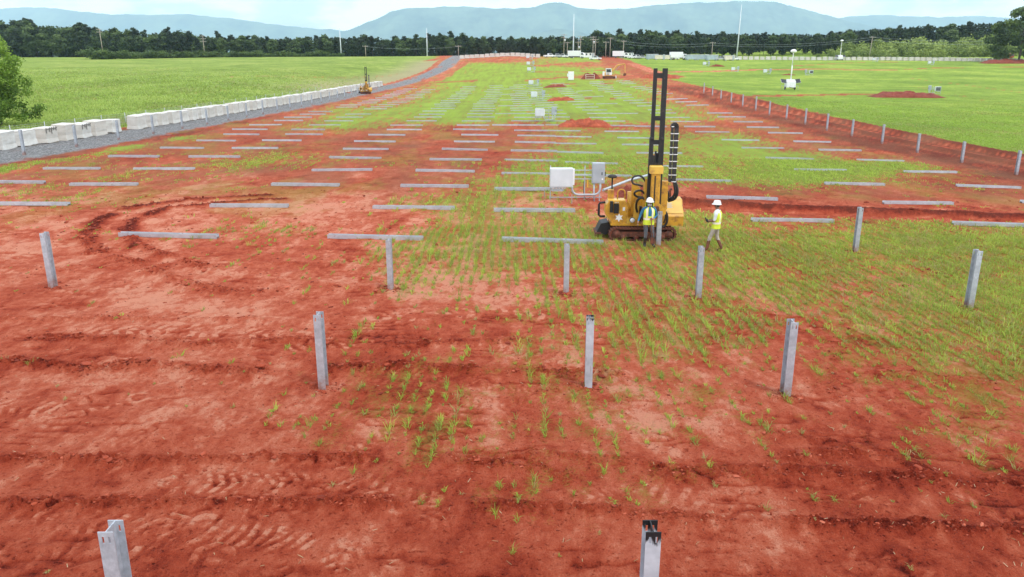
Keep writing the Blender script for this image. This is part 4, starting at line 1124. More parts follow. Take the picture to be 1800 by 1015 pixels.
def heap_mat(name, a, b_, c):
    m, t, b, o = new_mat(name)
    n1 = noise(t, 1.1, 7, 0.65); n2 = noise(t, 5, 5, 0.7)
    cc = ramp(t, [(0.32, a), (0.5, b_), (0.68, c)], math_(t, 'ADD', math_(t, 'MULTIPLY', n1, 0.7), math_(t, 'MULTIPLY', n2, 0.3))).outputs[0]
    t.links.new(cc, b.inputs['Base Color']); b.inputs['Roughness'].default_value = 0.95
    bump(t, b, n2, 0.8, 0.15); return m
M['heap_bright'] = heap_mat('fresh_orange_soil', (0.16, 0.032, 0.016), (0.33, 0.065, 0.028), (0.55, 0.13, 0.06))
M['heap_dark'] = heap_mat('dark_red_soil', (0.11, 0.022, 0.014), (0.19, 0.036, 0.02), (0.28, 0.06, 0.032))
heap(980, 1078, 224, 1.15, 'long bright orange soil heap behind the drill rig and racks', True, 1, 0.35, 3)
heap(961, 1014, 178.5, 0.9, 'smaller bright red soil heap beside the third rack', True, 2, 0.35, 2)
heap(955, 1000, 155, 0.8, 'low red soil heap in the far grass beside the fourth rack', False, 3, 0.35, 2)
heap(1022, 1058, 140, 2.0, 'dark soil heap between the white cabinet and the small excavator', False, 4, 0.5, 2)
heap(1538, 1660, 172, 1.5, 'dark red soil mound in the right field in front of a rack', False, 5, 0.35, 3)
heap(1732, 1830, 112.5, 2.2, 'red spoil heap under the orange machine at the far right', False, 6, 0.3, 3)
heap(1085, 1145, 350, 0.75, 'dark red spoil bank directly behind the drill rig', False, 7, 0.4, 2)
heap(1125, 1190, 137.5, 1.5, 'red soil ridge beside the drill mast in the distance', True, 8, 0.3, 2)
heap(1374, 1400, 132.5, 0.5, 'small brown soil mound left of the near light tower', False, 9, 0.3, 1)
heap(1248, 1275, 117.5, 0.9, 'brown soil patch mound in the far right field', False, 10, 0.3, 1)
# ------------------------------------------------------------------ tracked drill rig
def track_assembly(root, y0, y1, x0, x1, h, name='track'):
    """one crawler: frame, belt with raised shoes, sprocket, idler and rollers"""
    r_ = h / 2; ym = (y0 + y1) / 2
    def stadium(off, n=9):
        pts = []
        rr = r_ - off
        for i in range(n):
            a = math.pi / 2 - math.pi * i / (n - 1); pts.append((x1 - r_ + rr * math.cos(a), r_ + rr * math.sin(a)))
        for i in range(n):
            a = -math.pi / 2 - math.pi * i / (n - 1); pts.append((x0 + r_ + rr * math.cos(a), r_ + rr * math.sin(a)))
        return pts
    tr = MB().prism([(x0 + r_, r_ * 0.65), (x1 - r_, r_ * 0.65), (x1 - r_, r_ * 1.35), (x0 + r_, r_ * 1.35)], y0 + 0.05, y1 - 0.05).build(name, M['mud'], root)
    belt = MB(); a, b_ = stadium(0.035), stadium(0.085); n = len(a); vs = []
    for y in (y0, y1):
        vs += [(p[0], y, p[1]) for p in a] + [(p[0], y, p[1]) for p in b_]
    fs = []
    for i in range(n):
        j = (i + 1) % n
        fs += [(i, j, n + j, n + i), (2 * n + i, 3 * n + i, 3 * n + j, 2 * n + j), (i, 2 * n + i, 2 * n + j, j), (n + i, n + j, 3 * n + j, 3 * n + i)]
    belt.add(vs, fs); belt.build('belt', M['mud'], tr)
    # shoes round the loop
    sm = MB().box(-0.035, 0.035, y0 - ym - 0.015, y1 - ym + 0.015, -0.015, 0.012).box(-0.008, 0.012, y0 - ym - 0.015, y1 - ym + 0.015, 0.012, 0.04).mesh('shoe', M['mud'])
    st = (x1 - x0 - 2 * r_); per = 2 * st + 2 * math.pi * r_; k = int(per / 0.115)
    rr = r_ - 0.028
    for i in range(k):
        s = per * i / k
        if s < st: x, z, a_ = x0 + r_ + s, r_ + rr, 0
        elif s < st + math.pi * r_: q = (s - st) / r_; x, z, a_ = x1 - r_ + rr * math.sin(q), r_ + rr * math.cos(q), q
        elif s < 2 * st + math.pi * r_: q = s - st - math.pi * r_; x, z, a_ = x1 - r_ - q, r_ - rr, math.pi
        else: q = (s - 2 * st - math.pi * r_) / r_; x, z, a_ = x0 + r_ - rr * math.sin(q), r_ - rr * math.cos(q), math.pi + q
        sh = bpy.data.objects.new('shoe', sm); COL.objects.link(sh); sh.parent = tr; sh.location = (x, ym, z); sh.rotation_euler = (0, a_, 0)
    for nm, x, q in (('sprocket', x0 + r_, 0.92), ('idler', x1 - r_, 0.86)):
        rq = (r_ - 0.09) * q
        MB().lathe([(0.03, y0 - 0.02), (rq * 0.45, y0 - 0.02), (rq * 0.5, y0 + 0.03), (rq * 0.85, y0 + 0.03), (rq, y0 + 0.05), (rq, y1 - 0.05), (0.03, y1 - 0.05)], (x, 0, r_), 18, 'y').build(nm, M['mud'], tr)
    for i in range(4):
        x = x0 + r_ + (st) * (i + 0.5) / 4
        MB().lathe([(0.02, y0 + 0.02), (0.09, y0 + 0.02), (0.095, y0 + 0.06), (0.095, y1 - 0.06), (0.02, y1 - 0.06)], (x, 0, 0.155), 12, 'y').build('roller', M['mud'], tr)
    return tr
def drill_rig(label):
    t_ = thing('drill_rig', label, 'drill rig')
    for y0, y1 in ((-0.85, -0.50), (0.50, 0.85)): track_assembly(t_, y0, y1, -1.22, 1.34, 0.56)
    MB().box(-0.95, 1.05, -0.5, 0.5, 0.24, 0.50).build('undercarriage', M['mud'], t_)
    dk = MB().box(-1.15, 0.72, -0.62, 0.62, 0.575, 0.66).build('deck', M['yellow'], t_)
    # operator's console at the left
    cs = MB().prism([(-1.08, 0.66), (-0.50, 0.66), (-0.50, 1.36), (-0.62, 1.50), (-1.22, 1.50), (-1.36, 1.36), (-1.36, 1.0)], -0.58, 0.05).build('console', M['yellow'], t_)
    MB().box(-1.26, -0.60, -0.54, 0.02, 1.502, 1.53).build('lid', M['yellow_panel'], cs)
    MB().bbox(-1.20, -1.08, -0.72, -0.585, 1.10, 1.52, 0.02).build('gauge_housing', M['black'], cs)
    MB().box(-1.05, -0.86, -0.66, -0.585, 1.05, 1.42).build('valve_bank', M['black'], cs)
    for x in (-1.02, -0.96, -0.90): MB().tube([(x, -0.66, 1.38), (x, -0.72, 1.50)], 0.012, 6).build('lever', M['chrome'], cs)
    MB().box(-0.71, -0.62, -0.586, -0.582, 1.14, 1.28).build('placard', M['white'], cs)
    star = [(-0.84 + r_ * math.cos(a), 0.88 + r_ * math.sin(a)) for r_, a in [((0.17 if i % 2 == 0 else 0.085), math.pi / 2 + i * math.pi / 6) for i in range(12)]]
    MB().prism(star, -0.587, -0.583).build('decal', M['white'], cs)
    MB().tube([(-0.88, -0.2, 1.5), (-0.88, -0.2, 1.78), (-0.85, -0.2, 1.85), (-0.78, -0.2, 1.89), (-0.70, -0.2, 1.89), (-0.63, -0.2, 1.85), (-0.60, -0.2, 1.78), (-0.60, -0.2, 1.5)], 0.024, 8).build('hand_rail', M['yellow'], cs)
    MB().bbox(-1.24, -1.02, -0.14, 0.08, 1.50, 1.86, 0.015).build('filler_box', M['yellow'], t_)
    bs = MB().tube([(-1.06, 0.25, 0.66), (-1.06, 0.25, 2.28)], 0.03, 8).build('beacon_pole', M['black'], t_)
    MB().lathe([(0.05, 2.26), (0.17, 2.28), (0.19, 2.33), (0.12, 2.38), (0.03, 2.40)], (-1.06, 0.25, 0), 14).build('beacon', M['rubber'], bs)
    MB().tube([(-1.36, -0.45, 1.44), (-1.56, -0.45, 1.42), (-1.60, -0.45, 1.36), (-1.60, -0.45, 0.96), (-1.54, -0.45, 0.90), (-1.36, -0.45, 0.90)], 0.045, 8).build('bumper', M['black'], t_)
    sb = MB().prism([(-1.66, 0.26), (-1.30, 0.16), (-1.10, 0.34), (-1.22, 0.66), (-1.50, 0.60)], -0.40, 0.40).build('stabiliser', M['black'], t_)
    MB().box(-1.72, -1.5, -0.45, 0.45, 0.20, 0.27).build('foot_plate', M['mud'], sb)
    # pieces between the console and the mast
    MB().tube([(-0.42, -0.1, 0.66), (-0.42, -0.1, 1.80)], 0.085, 12).build('hydraulic_ram', M['yellow'], t_)
    MB().prism([(-0.33, 0.66), (0.10, 0.66), (0.10, 1.45), (0.02, 1.86), (-0.20, 2.08), (-0.33, 2.08)], 0.0, 0.08).build('support_plate', M['yellow'], t_)
    MB().prism([(-0.28, 0.80), (-0.16, 0.72), (-0.08, 0.76), (-0.08, 1.30), (-0.20, 1.42), (-0.28, 1.36)], -0.48, -0.42).build('guard_plate', M['yellow_panel'], t_)
    cl = MB().box(-0.05, 0.10, -0.55, -0.30, 0.72, 1.28).build('oil_cooler', M['black'], t_)
    fn = MB()
    for i in range(9): fn.box(-0.06, 0.11, -0.575, -0.552, 0.75 + i * 0.058, 0.78 + i * 0.058)
    fn.build('fin', M['rubber'], cl)['kind'] = 'stuff'
    MB().bbox(-0.54, -0.16, -0.60, -0.20, 0.66, 0.84, 0.02).build('step_box', M['yellow_panel'], t_)
    lp = MB().lathe([(0.02, -0.70), (0.10, -0.70), (0.105, -0.62), (0.06, -0.56), (0.02, -0.56)], (-0.34, 0, 0.80), 16, 'y').build('work_lamp', M['black'], t_)
    MB().lathe([(0.01, -0.716), (0.088, -0.712), (0.09, -0.701), (0.01, -0.701)], (-0.34, 0, 0.80), 16, 'y').build('lens', M['white'], lp)
    # engine hood on the right with its sloping lid
    hd = MB().prism([(-0.62, 0.58), (0.62, 0.58), (0.62, 1.46), (0.46, 1.52), (-0.10, 1.50), (-0.56, 1.02), (-0.62, 0.94)], 0.66, 1.60, 'x').build('engine_hood', M['yellow'], t_)
    # lid panel lies on the slope
    ang = math.atan2(1.50 - 1.02, -0.10 + 0.56)
    Mx = Matrix.Translation((1.06, -0.33, 1.26)) @ Matrix.Rotation(ang, 4, 'X')
    MB().box(-0.37, 0.50, -0.30, 0.30, 0.004, 0.018, Mx).build('lid', M['yellow_panel'], hd)
    pl = MB()
    for i in range(5): pl.box(-0.12, 0.14 - 0.04 * (i % 2), 0.14 - i * 0.05, 0.16 - i * 0.05, 0.019, 0.021, Mx)
    pl.build('warning_print', M['cabinet_dark'], hd)['kind'] = 'stuff'
    MB().box(1.601, 1.615, -0.4, 0.4, 0.72, 1.2).build('side_grille', M['black'], hd)
    MB().tube([(1.2, 0.35, 1.5), (1.2, 0.35, 1.78), (1.26, 0.35, 1.84)], 0.05, 8).build('exhaust', M['mud'], hd)
    # hose reel
    rl = MB()
    for q in range(18):
        a0, a1 = 2 * math.pi * q / 18, 2 * math.pi * (q + 1) / 18
        rl.tube([(0.80 + 0.15 * math.cos(a), -0.80, 0.88 + 0.30 * math.sin(a)) for a in (a0, a1)], 0.05, 7, False)
    rl.build('hose_reel', M['rubber'], t_)
    # mast: two channels in two lengths, with rungs, collars and inner rods
    yM = -1.15
    ms = MB()
    for x, wa in ((0.165, 0.07), (0.525, 0.09)): ms.box(x - wa, x + wa, yM - 0.08, yM + 0.08, 1.30, 3.92)
    ms = ms.build('mast', M['black'], t_); ms['label'] = 'lower black mast section with twin rails'
    for i, x in enumerate((0.185, 0.525)):
        MB().box(x - 0.065 - 0.02 * i, x + 0.065 + 0.025 * i, yM - 0.06, yM + 0.06, 3.88, 6.36).build('upper_rail', M['black'], ms)
    for z, h in ((6.02, 0.18), (4.55, 0.16), (3.70, 0.16), (2.90, 0.14), (2.35, 0.3)): MB().box(0.235, 0.478, yM - 0.045, yM + 0.045, z, z + h).build('rung', M['black'], ms)
    for z in (3.90, 2.30):
        for x in (0.175, 0.535): MB().lathe([(0.05, z - 0.06), (0.085, z - 0.05), (0.085, z + 0.05), (0.05, z + 0.06)], (x, yM, 0), 10).build('collar', M['black'], ms)
    for x, zt in ((0.275, 3.30), (0.345, 3.46), (0.41, 3.38)): MB().tube([(x, yM + 0.03, 1.7), (x, yM + 0.03, zt)], 0.034, 8).build('inner_ram', M['black'], ms)
    MB().box(0.05, 0.66, -1.06, -0.55, 0.62, 0.78).build('mast_foot', M['yellow'], t_)
    MB().prism([(-1.05, 0.78), (-0.45, 0.78), (-0.45, 1.1), (-0.75, 2.30), (-1.05, 2.42)], 0.02, 0.12, 'x').build('mast_bracket', M['yellow'], t_)
    MB().prism([(-1.05, 0.78), (-0.45, 0.78), (-0.45, 1.1), (-0.75, 2.10), (-1.05, 2.30)], 0.60, 0.70, 'x').build('mast_bracket', M['yellow'], t_)
    # hammer running on the mast
    hm = MB().bbox(0.20, 0.52, -1.48, -1.225, 1.50, 2.80, 0.03).build('hammer', M['yellow'], t_)
    MB().bbox(0.12, 0.60, -1.52, -1.20, 2.68, 2.96, 0.03).build('hammer_cap', M['yellow_panel'], hm)
    MB().prism([(-0.02, 1.16), (0.24, 1.02), (0.50, 1.02), (0.78, 1.20), (0.78, 1.36), (0.54, 1.56), (0.18, 1.56), (-0.02, 1.40)], -1.46, -1.22).build('pile_clamp', M['yellow'], hm)
    MB().bbox(0.32, 0.50, -1.62, -1.47, 1.20, 1.50, 0.02).build('jaw', M['mud'], hm)
    MB().lathe([(0.03, 1.30), (0.10, 1.31), (0.12, 1.42), (0.08, 1.48), (0.02, 1.49)], (0.14, -1.50, 0), 10).build('valve', M['black'], hm)
    MB().box(0.30, 0.34, -1.50, -1.485, 1.62, 2.6).build('guide_strip', M['black'], hm)
    MB().tube([(0.62, -1.3, 1.20), (0.62, -1.3, 0.30)], 0.03, 8).build('guide_rod', M['mud'], hm)
    MB().bbox(0.56, 0.88, -1.08, -0.92, 1.30, 2.36, 0.03).build('chain_bracket', M['yellow'], t_)
    # energy chain: a loop of links with white brackets
    ch = MB().box(0.90, 1.12, -0.93, -0.89, 2.30, 2.42).build('energy_chain', M['black'], t_)
    lm = MB().box(-0.07, 0.07, -0.07, 0.07, -0.125, 0.125).mesh('chain_link', M['rubber'])
    bm_ = MB().box(-0.08, 0.08, -0.076, 0.076, -0.014, 0.014).mesh('link_bracket', M['white'])
    loop = [(0.925, 2.45 + 0.25 * i, 0) for i in range(8)]
    for q in range(5): a = math.pi * (q + 0.5) / 5; loop.append((1.00 - 0.075 * math.cos(a), 4.30 + 0.10 * math.sin(a), a))
    loop += [(1.075, 4.20 - 0.25 * i, math.pi) for i in range(8)]
    for i, (x, z, a) in enumerate(loop):
        for me_, dz in (((lm, 0), (bm_, 0.125)) if not 8 <= i < 13 else ((lm, 0),)):
            q = bpy.data.objects.new(me_.name, me_); COL.objects.link(q); q.parent = ch
            q.location = (x + dz * math.sin(a), -0.98, z + dz * math.cos(a)); q.rotation_euler = (0, a, 0)
            if i < 8: q.scale = (0.6, 1, 1)
            if 8 <= i < 13: q.scale = (1, 1, 0.45) if dz == 0 else (1, 1, 1); q.location = (x, -0.98, z)
    # hoses
    for pts, r_ in (([(0.12, -1.0, 2.20), (-0.10, -1.0, 2.50), (-0.34, -1.0, 2.52), (-0.46, -1.0, 2.40), (-0.40, -1.0, 2.24), (-0.22, -1.0, 2.20), (-0.05, -0.95, 2.14)], 0.035),
                    ([(0.10, -0.9, 1.78), (-0.10, -1.0, 1.98), (-0.30, -1.0, 1.95), (-0.33, -0.9, 1.82), (-0.2, -0.8, 1.72), (0.0, -0.8, 1.70)], 0.04),
                    ([(0.12, -0.9, 1.50), (0.02, -1.0, 1.68), (-0.12, -1.0, 1.70), (-0.22, -0.9, 1.58), (-0.22, -0.7, 1.30), (-0.15, -0.6, 1.1)], 0.045),
                    ([(1.13, -0.98, 2.34), (1.22, -0.98, 2.10), (1.24, -0.96, 1.86), (1.16, -0.9, 1.66), (0.95, -0.8, 1.56)], 0.05),
                    ([(1.08, -0.98, 2.34), (1.14, -0.98, 2.10), (1.16, -0.96, 1.90), (1.08, -0.9, 1.72), (0.9, -0.8, 1.62)], 0.05),
                    ([(0.88, -0.98, 2.26), (0.84, -1.02, 2.05), (0.92, -1.02, 1.85), (0.86, -1.0, 1.62)], 0.035),
                    ([(0.06, -1.2, 1.3), (-0.05, -1.25, 1.0), (0.1, -1.2, 0.75)], 0.03), ([(0.74, -1.2, 1.3), (0.82, -1.2, 1.05), (0.78, -1.1, 0.8)], 0.03)):
        P = [Vector(p) for p in pts]; fine_ = []
        for i in range(len(P) - 1):
            p0, p1, p2, p3 = P[max(i - 1, 0)], P[i], P[i + 1], P[min(i + 2, len(P) - 1)]
            for q in range(5):
                u = q / 5; fine_.append(0.5 * ((2 * p1) + (p2 - p0) * u + (2 * p0 - 5 * p1 + 4 * p2 - p3) * u * u + (3 * p1 - p0 - 3 * p2 + p3) * u ** 3))
        fine_.append(P[-1])
        MB().tube(fine_, r_, 8).build('hose', M['rubber'], t_)
    return t_
rig = drill_rig('yellow tracked drill rig with tall black mast, two workers beside it')
rig.location = (4.92, 30.35, ground(4.92, 30.35) - 0.02); rig.rotation_euler = (0, 0, R(-1.5)); rig['group'] = 'tracked drill rigs'
X, Y = -35.4, 198.0
r2 = copy_tree(rig); r2.location = (X, Y, ground(X, Y)); r2.rotation_euler = (0, 0, R(6)); r2['label'] = 'distant drill rig with dark mast working by the left row of pallets'

# ------------------------------------------------------------------ people
M['hivis'] = None
def vest_mat():
    m, t, b, o = new_mat('hi_vis_vest')
    tcn = N(t, 'ShaderNodeTexCoord'); sp = N(t, 'ShaderNodeSeparateXYZ'); t.links.new(tcn.outputs['Object'], sp.inputs[0])
    z, x = sp.outputs[2], sp.outputs[0]
    def bandf(v, c, w_): return math_(t, 'LESS_THAN', math_(t, 'ABSOLUTE', math_(t, 'SUBTRACT', v, c)), w_)
    f = math_(t, 'MAXIMUM', bandf(z, 1.075, 0.034), math_(t, 'MULTIPLY', bandf(math_(t, 'ABSOLUTE', x), 0.105, 0.028), math_(t, 'GREATER_THAN', z, 1.08)))
    n1 = noise(t, 9, 4)
    c = ramp(t, [(0.3, (0.52, 0.62, 0.03)), (0.7, (0.70, 0.82, 0.05))], n1).outputs[0]
    t.links.new(mixc(t, f, c, (0.78, 0.70, 0.60)), b.inputs['Base Color']); b.inputs['Roughness'].default_value = 0.6
    return m
M['hivis'] = vest_mat()
M['hivis_plain'] = paint('hi_vis_cloth', (0.62, 0.78, 0.05), 0.6)
M['hat'] = paint('white_hard_hat', (0.80, 0.80, 0.78), 0.35, 0, None, 0, 4, 0.05)
M['skin'] = paint('skin', (0.20, 0.105, 0.07), 0.55, 0, None, 0, 6, 0.12)
M['skin_light'] = paint('skin_tan', (0.38, 0.21, 0.15), 0.55, 0, None, 0, 6, 0.1)
M['blue_shirt'] = paint('blue_cloth', (0.030, 0.16, 0.30), 0.85, 0, None, 0, 7, 0.3, 0.4)
M['white_shirt'] = paint('white_cloth', (0.66, 0.69, 0.72), 0.85, 0, None, 0, 7, 0.12, 0.4)
M['jeans'] = paint('grey_denim', (0.10, 0.12, 0.14), 0.9, 0, SOIL, 0.22, 7, 0.35, 0.4)
M['khaki'] = paint('khaki_cloth', (0.42, 0.37, 0.31), 0.9, 0, None, 0, 6, 0.2, 0.4)
M['boot_black'] = paint('black_boot', (0.022, 0.021, 0.020), 0.5, 0, SOIL, 0.1, 8, 0.3)
M['boot_brown'] = paint('muddy_brown_boot', (0.16, 0.062, 0.035), 0.8, 0, SOIL, 0.25, 8, 0.3)
M['hair'] = paint('dark_hair', (0.018, 0.014, 0.012), 0.7)
M['eye'] = paint('eye', (0.02, 0.015, 0.012), 0.2)
M['neck_gaiter'] = paint('grey_gaiter', (0.42, 0.44, 0.46), 0.9)
M['glove'] = paint('dark_glove', (0.03, 0.03, 0.032), 0.8)

def person(label, J, loc, rz, mats, head_dir):
    """J: joints of the pose in metres (x to the person's left, -y forward). One skinned surface, faces coloured by the bone they sit on."""
    names = list(J); ix = {n: i for i, n in enumerate(names)}
    rad = dict(pelvis=(.155, .115), spine=(.145, .105), chest=(.175, .12), collar=(.10, .085), neck=(.056, .060), head=(.072, .088), crown=(.066, .082))
    for s in 'LR':
        rad.update({'sh' + s: (.075, .075), 'el' + s: (.050, .050), 'wr' + s: (.034, .030), 'palm' + s: (.042, .022), 'hip' + s: (.100, .105), 'kn' + s: (.068, .070), 'an' + s: (.056, .058), 'ball' + s: (.050, .042), 'toe' + s: (.040, .030)})
    E = [('pelvis', 'spine'), ('spine', 'chest'), ('chest', 'collar'), ('collar', 'neck'), ('neck', 'head'), ('head', 'crown')]
    for s in 'LR':
        E += [('collar', 'sh' + s), ('sh' + s, 'el' + s), ('el' + s, 'wr' + s), ('wr' + s, 'palm' + s), ('pelvis', 'hip' + s), ('hip' + s, 'kn' + s), ('kn' + s, 'an' + s), ('an' + s, 'ball' + s), ('ball' + s, 'toe' + s)]
    me = bpy.data.meshes.new('body_skeleton'); me.from_pydata([J[n] for n in names], [(ix[a], ix[b]) for a, b in E], [])
    o = bpy.data.objects.new('body_skeleton', me); COL.objects.link(o)
    o.modifiers.new('Skin', 'SKIN').use_smooth_shade = True
    for i, n in enumerate(names):
        sv = me.skin_vertices[0].data[i]; sv.radius = rad[n]; sv.use_root = (n == 'pelvis')
    ss = o.modifiers.new('Sub', 'SUBSURF'); ss.levels = ss.render_levels = 2
    dg = bpy.context.evaluated_depsgraph_get(); dg.update()
    bm_me = bpy.data.meshes.new_from_object(o.evaluated_get(dg))
    bpy.data.objects.remove(o)
    V = np.array([v.co for v in bm_me.vertices]); polys = [tuple(p.vertices) for p in bm_me.polygons]
    bones = []
    for a, b in E:
        for q in np.linspace(0.1, 0.9, 5): bones.append((np.array(J[a]) * (1 - q) + np.array(J[b]) * q, a, b))
    BP = np.array([b[0] for b in bones])
    slots = ['shirt', 'trousers', 'boots', 'skin', 'hands']
    def kind(a, b, c):
        if b in ('neck', 'head', 'crown'): return 3
        if b.startswith('palm'): return 4
        if b.startswith('el'): return 0
        if b.startswith('wr'): return 0 if mats.get('long_sleeve') else (0 if False else 3)
        if b.startswith(('hip', 'kn')): return 1
        if b.startswith('an'):
            zz = c[2]; zk = J[a][2]; return 2 if zz < mats.get('boot_top', 0.30) else 1
        if b.startswith(('ball', 'toe')): return 2
        if a == 'pelvis' and c[2] < J['pelvis'][2] + 0.05: return 1
        return 0
    cen = np.array([V[list(p)].mean(0) for p in polys])
    near_b = [bones[int(np.argmin(((BP - c) ** 2).sum(1)))] for c in cen]
    mi = [kind(nb[1], nb[2], c) for nb, c in zip(near_b, cen)]
    vs = [tuple(v) for v in V]; fs = list(polys)
    # face: nose, ears; hands: five fingers each, closed or hanging
    hd = Vector(J['head']); fw = Vector(head_dir).normalized(); sd = fw.cross(Vector((0, 0, 1))).normalized() * -1
    ex = MB()
    ex.lathe([(0.004, 0.028), (0.011, 0.012), (0.016, -0.012), (0.010, -0.020)], tuple(hd + fw * 0.092 + Vector((0, 0, 0.005))), 8)
    for k in (-1, 1):
        ex.lathe([(0.008, 0.030), (0.017, 0.012), (0.016, -0.012), (0.006, -0.030)], tuple(hd + sd * 0.074 * k + Vector((0, 0, 0.005)) - fw * 0.005), 8)
    nskin = len(ex.f)
    for s, curl in (('L', mats.get('curlL', 0.5)), ('R', mats.get('curlR', 0.5))):
        w0, p0 = Vector(J['wr' + s]), Vector(J['palm' + s]); d = (p0 - w0).normalized()
        inn = Vector(J['pelvis']) - p0; inn = (inn - d * inn.dot(d)).normalized(); ac = d.cross(inn).normalized()
        for q, (off, ln) in enumerate(((-0.030, 0.068), (-0.010, 0.080), (0.010, 0.076), (0.030, 0.060))):
            b0 = p0 + ac * off + d * 0.015; b1 = b0 + d * ln * 0.42 + inn * ln * 0.15 * curl; b2 = b1 + (d * (1 - curl) + inn * curl) * ln * 0.36; b3 = b2 + (d * (0.6 - curl) + inn * curl * 1.2) * ln * 0.26
            ex.tube([b0, b1, b2, b3], [0.0105, 0.0100, 0.0090, 0.0070], 6)
        tb = p0 - d * 0.025 + ac * -0.036; ex.tube([tb, tb + d * 0.025 - ac * 0.018 + inn * 0.012, tb + d * 0.05 - ac * 0.012 + inn * 0.03], [0.013, 0.0115, 0.009], 6)
    o_ = len(vs); vs += ex.v; fs += [tuple(i + o_ for i in f) for f in ex.f]; mi += [3] * nskin + [4] * (len(ex.f) - nskin)
    root = thing('person', label, 'person', loc, rz, 'workers in hi-vis vests')
    body = bpy.data.meshes.new('body'); body.from_pydata(vs, [], fs)
    for s in slots: body.materials.append(M[mats[s]])
    body.polygons.foreach_set('material_index', mi); body.polygons.foreach_set('use_smooth', [True] * len(fs)); body.update()
    obj('body', body, root)
    bpy.data.meshes.remove(bm_me)
    # vest: a shell lofted round the trunk, open in a V at the throat
    cz = [J['pelvis'], J['spine'], J['chest'], J['collar'], J['neck']]
    pz = J['pelvis'][2]
    prof = [(pz - 0.10, .205, .150), (pz - 0.02, .200, .148), (pz + 0.10, .192, .142), (pz + 0.22, .196, .146), (pz + 0.34, .204, .152), (pz + 0.42, .200, .146), (pz + 0.475, .175, .130), (pz + 0.515, .130, .110), (pz + 0.545, .088, .088)]
    vv, ff, mm = [], [], []; nk = 24
    for z, rx, ry in prof:
        cx_ = np.interp(z, [c[2] for c in cz], [c[0] for c in cz]); cy_ = np.interp(z, [c[2] for c in cz], [c[1] for c in cz])
        for k in range(nk):
            q = 2 * math.pi * k / nk; c_, s_ = math.cos(q), math.sin(q)
            fold = 1 + 0.018 * math.sin(5 * q + z * 9) * (z < pz + 0.3)
            vv.append((cx_ + rx * fold * math.copysign(abs(c_) ** 0.85, c_), cy_ + ry * fold * math.copysign(abs(s_) ** 0.85, s_), z))
    for i in range(len(prof) - 1):
        for k in range(nk):
            ff.append((i * nk + k, i * nk + (k + 1) % nk, (i + 1) * nk + (k + 1) % nk, (i + 1) * nk + k))
            q = (k + 0.5) / nk * 2 * math.pi; fx_ = abs(math.cos(q)) * 0.2; zc = (prof[i][0] + prof[i + 1][0]) / 2
            mm.append(1 if math.sin(q) < 0 and fx_ < 0.05 * (zc - pz - 0.12) / 0.3 else 0)
    me_ = bpy.data.meshes.new('vest'); me_.from_pydata(vv, [], ff); me_.materials.append(M['hivis']); me_.materials.append(M[mats['shirt']])
    me_.polygons.foreach_set('material_index', mm); me_.polygons.foreach_set('use_smooth', [True] * len(ff)); me_.update()
    obj('vest', me_, root)
    # hard hat, hair, eyes
    cr = Vector(J['head']) + (Vector(J['crown']) - Vector(J['head'])) * 0.35
    T = Matrix.Translation(cr) @ Matrix.Rotation(math.atan2(-fw.x, fw.y) + math.pi, 4, 'Z')
    hat = MB()
    hat.lathe([(0.002, 0.155), (0.045, 0.148), (0.085, 0.122), (0.112, 0.080), (0.124, 0.035), (0.126, 0.020)], (0, 0, 0.025), 20, 'z', T, 1.0, 1.16)
    hat.lathe([(0.126, 0.022), (0.143, 0.014), (0.146, 0.006), (0.120, 0.004)], (0, -0.014, 0.022), 20, 'z', T, 1.0, 1.20)
    hat.box(-0.018, 0.018, -0.12, 0.12, 0.150, 0.172, T, 0.8)
    hat.build('hard_hat', M['hat'], root)
    hr = MB().lathe([(0.080, 0.04), (0.086, 0.01), (0.084, -0.035), (0.066, -0.060)], tuple(hd - fw * 0.022 + Vector((0, 0, 0.035))), 14, 'z', None, 0.98, 1.0)
    hr.build('hair', M['hair'], root)
    for k in (-1, 1):
        MB().lathe([(0.002, 0.009), (0.010, 0.004), (0.010, -0.004), (0.002, -0.009)], tuple(hd + fw * 0.082 + sd * 0.030 * k + Vector((0, 0, 0.028))), 8).build('eye', M['eye'], root)
    return root
gz = ground(4.93, 28.25)
J1 = dict(pelvis=(0, 0, .96), spine=(.005, 0, 1.13), chest=(.005, -.01, 1.32), collar=(0, -.01, 1.46), neck=(0, -.02, 1.53), head=(.0, -.045, 1.635), crown=(.0, -.04, 1.72),
          shL=(.19, 0, 1.43), elL=(.285, -.01, 1.17), wrL=(.13, -.20, 1.10), palmL=(.055, -.235, 1.09), shR=(-.19, 0, 1.43), elR=(-.30, .04, 1.19), wrR=(-.385, -.03, .985), palmR=(-.40, -.05, .905),
          hipL=(.10, 0, .92), knL=(.155, -.07, .52), anL=(.20, .01, .11), ballL=(.235, -.10, .055), toeL=(.255, -.165, .05), hipR=(-.10, 0, .92), knR=(-.085, -.03, .51), anR=(-.10, .03, .11), ballR=(-.115, -.09, .055), toeR=(-.125, -.155, .05))
p1 = person('worker in blue shirt and white hard hat in front of the rig', J1, (4.93, 28.25, gz + 0.0), R(4),
            dict(shirt='blue_shirt', trousers='jeans', boots='boot_black', skin='skin', hands='skin_light', long_sleeve=True, boot_top=0.36, curlL=0.95, curlR=0.35), (0.15, -1, -0.15))
ns = MB(); vv = []; ff = []
ang = [R(-35) + R(215) * k / 12 for k in range(13)]
for r_, z in ((0.122, 1.695), (0.134, 1.65), (0.136, 1.59), (0.142, 1.53), (0.150, 1.49)):
    for a in ang: vv.append((r_ * math.cos(a), -0.03 + r_ * 1.02 * math.sin(a), z))
for i in range(4):
    for k in range(12): ff.append((i * 13 + k, i * 13 + k + 1, i * 13 + 14 + k, i * 13 + 13 + k))
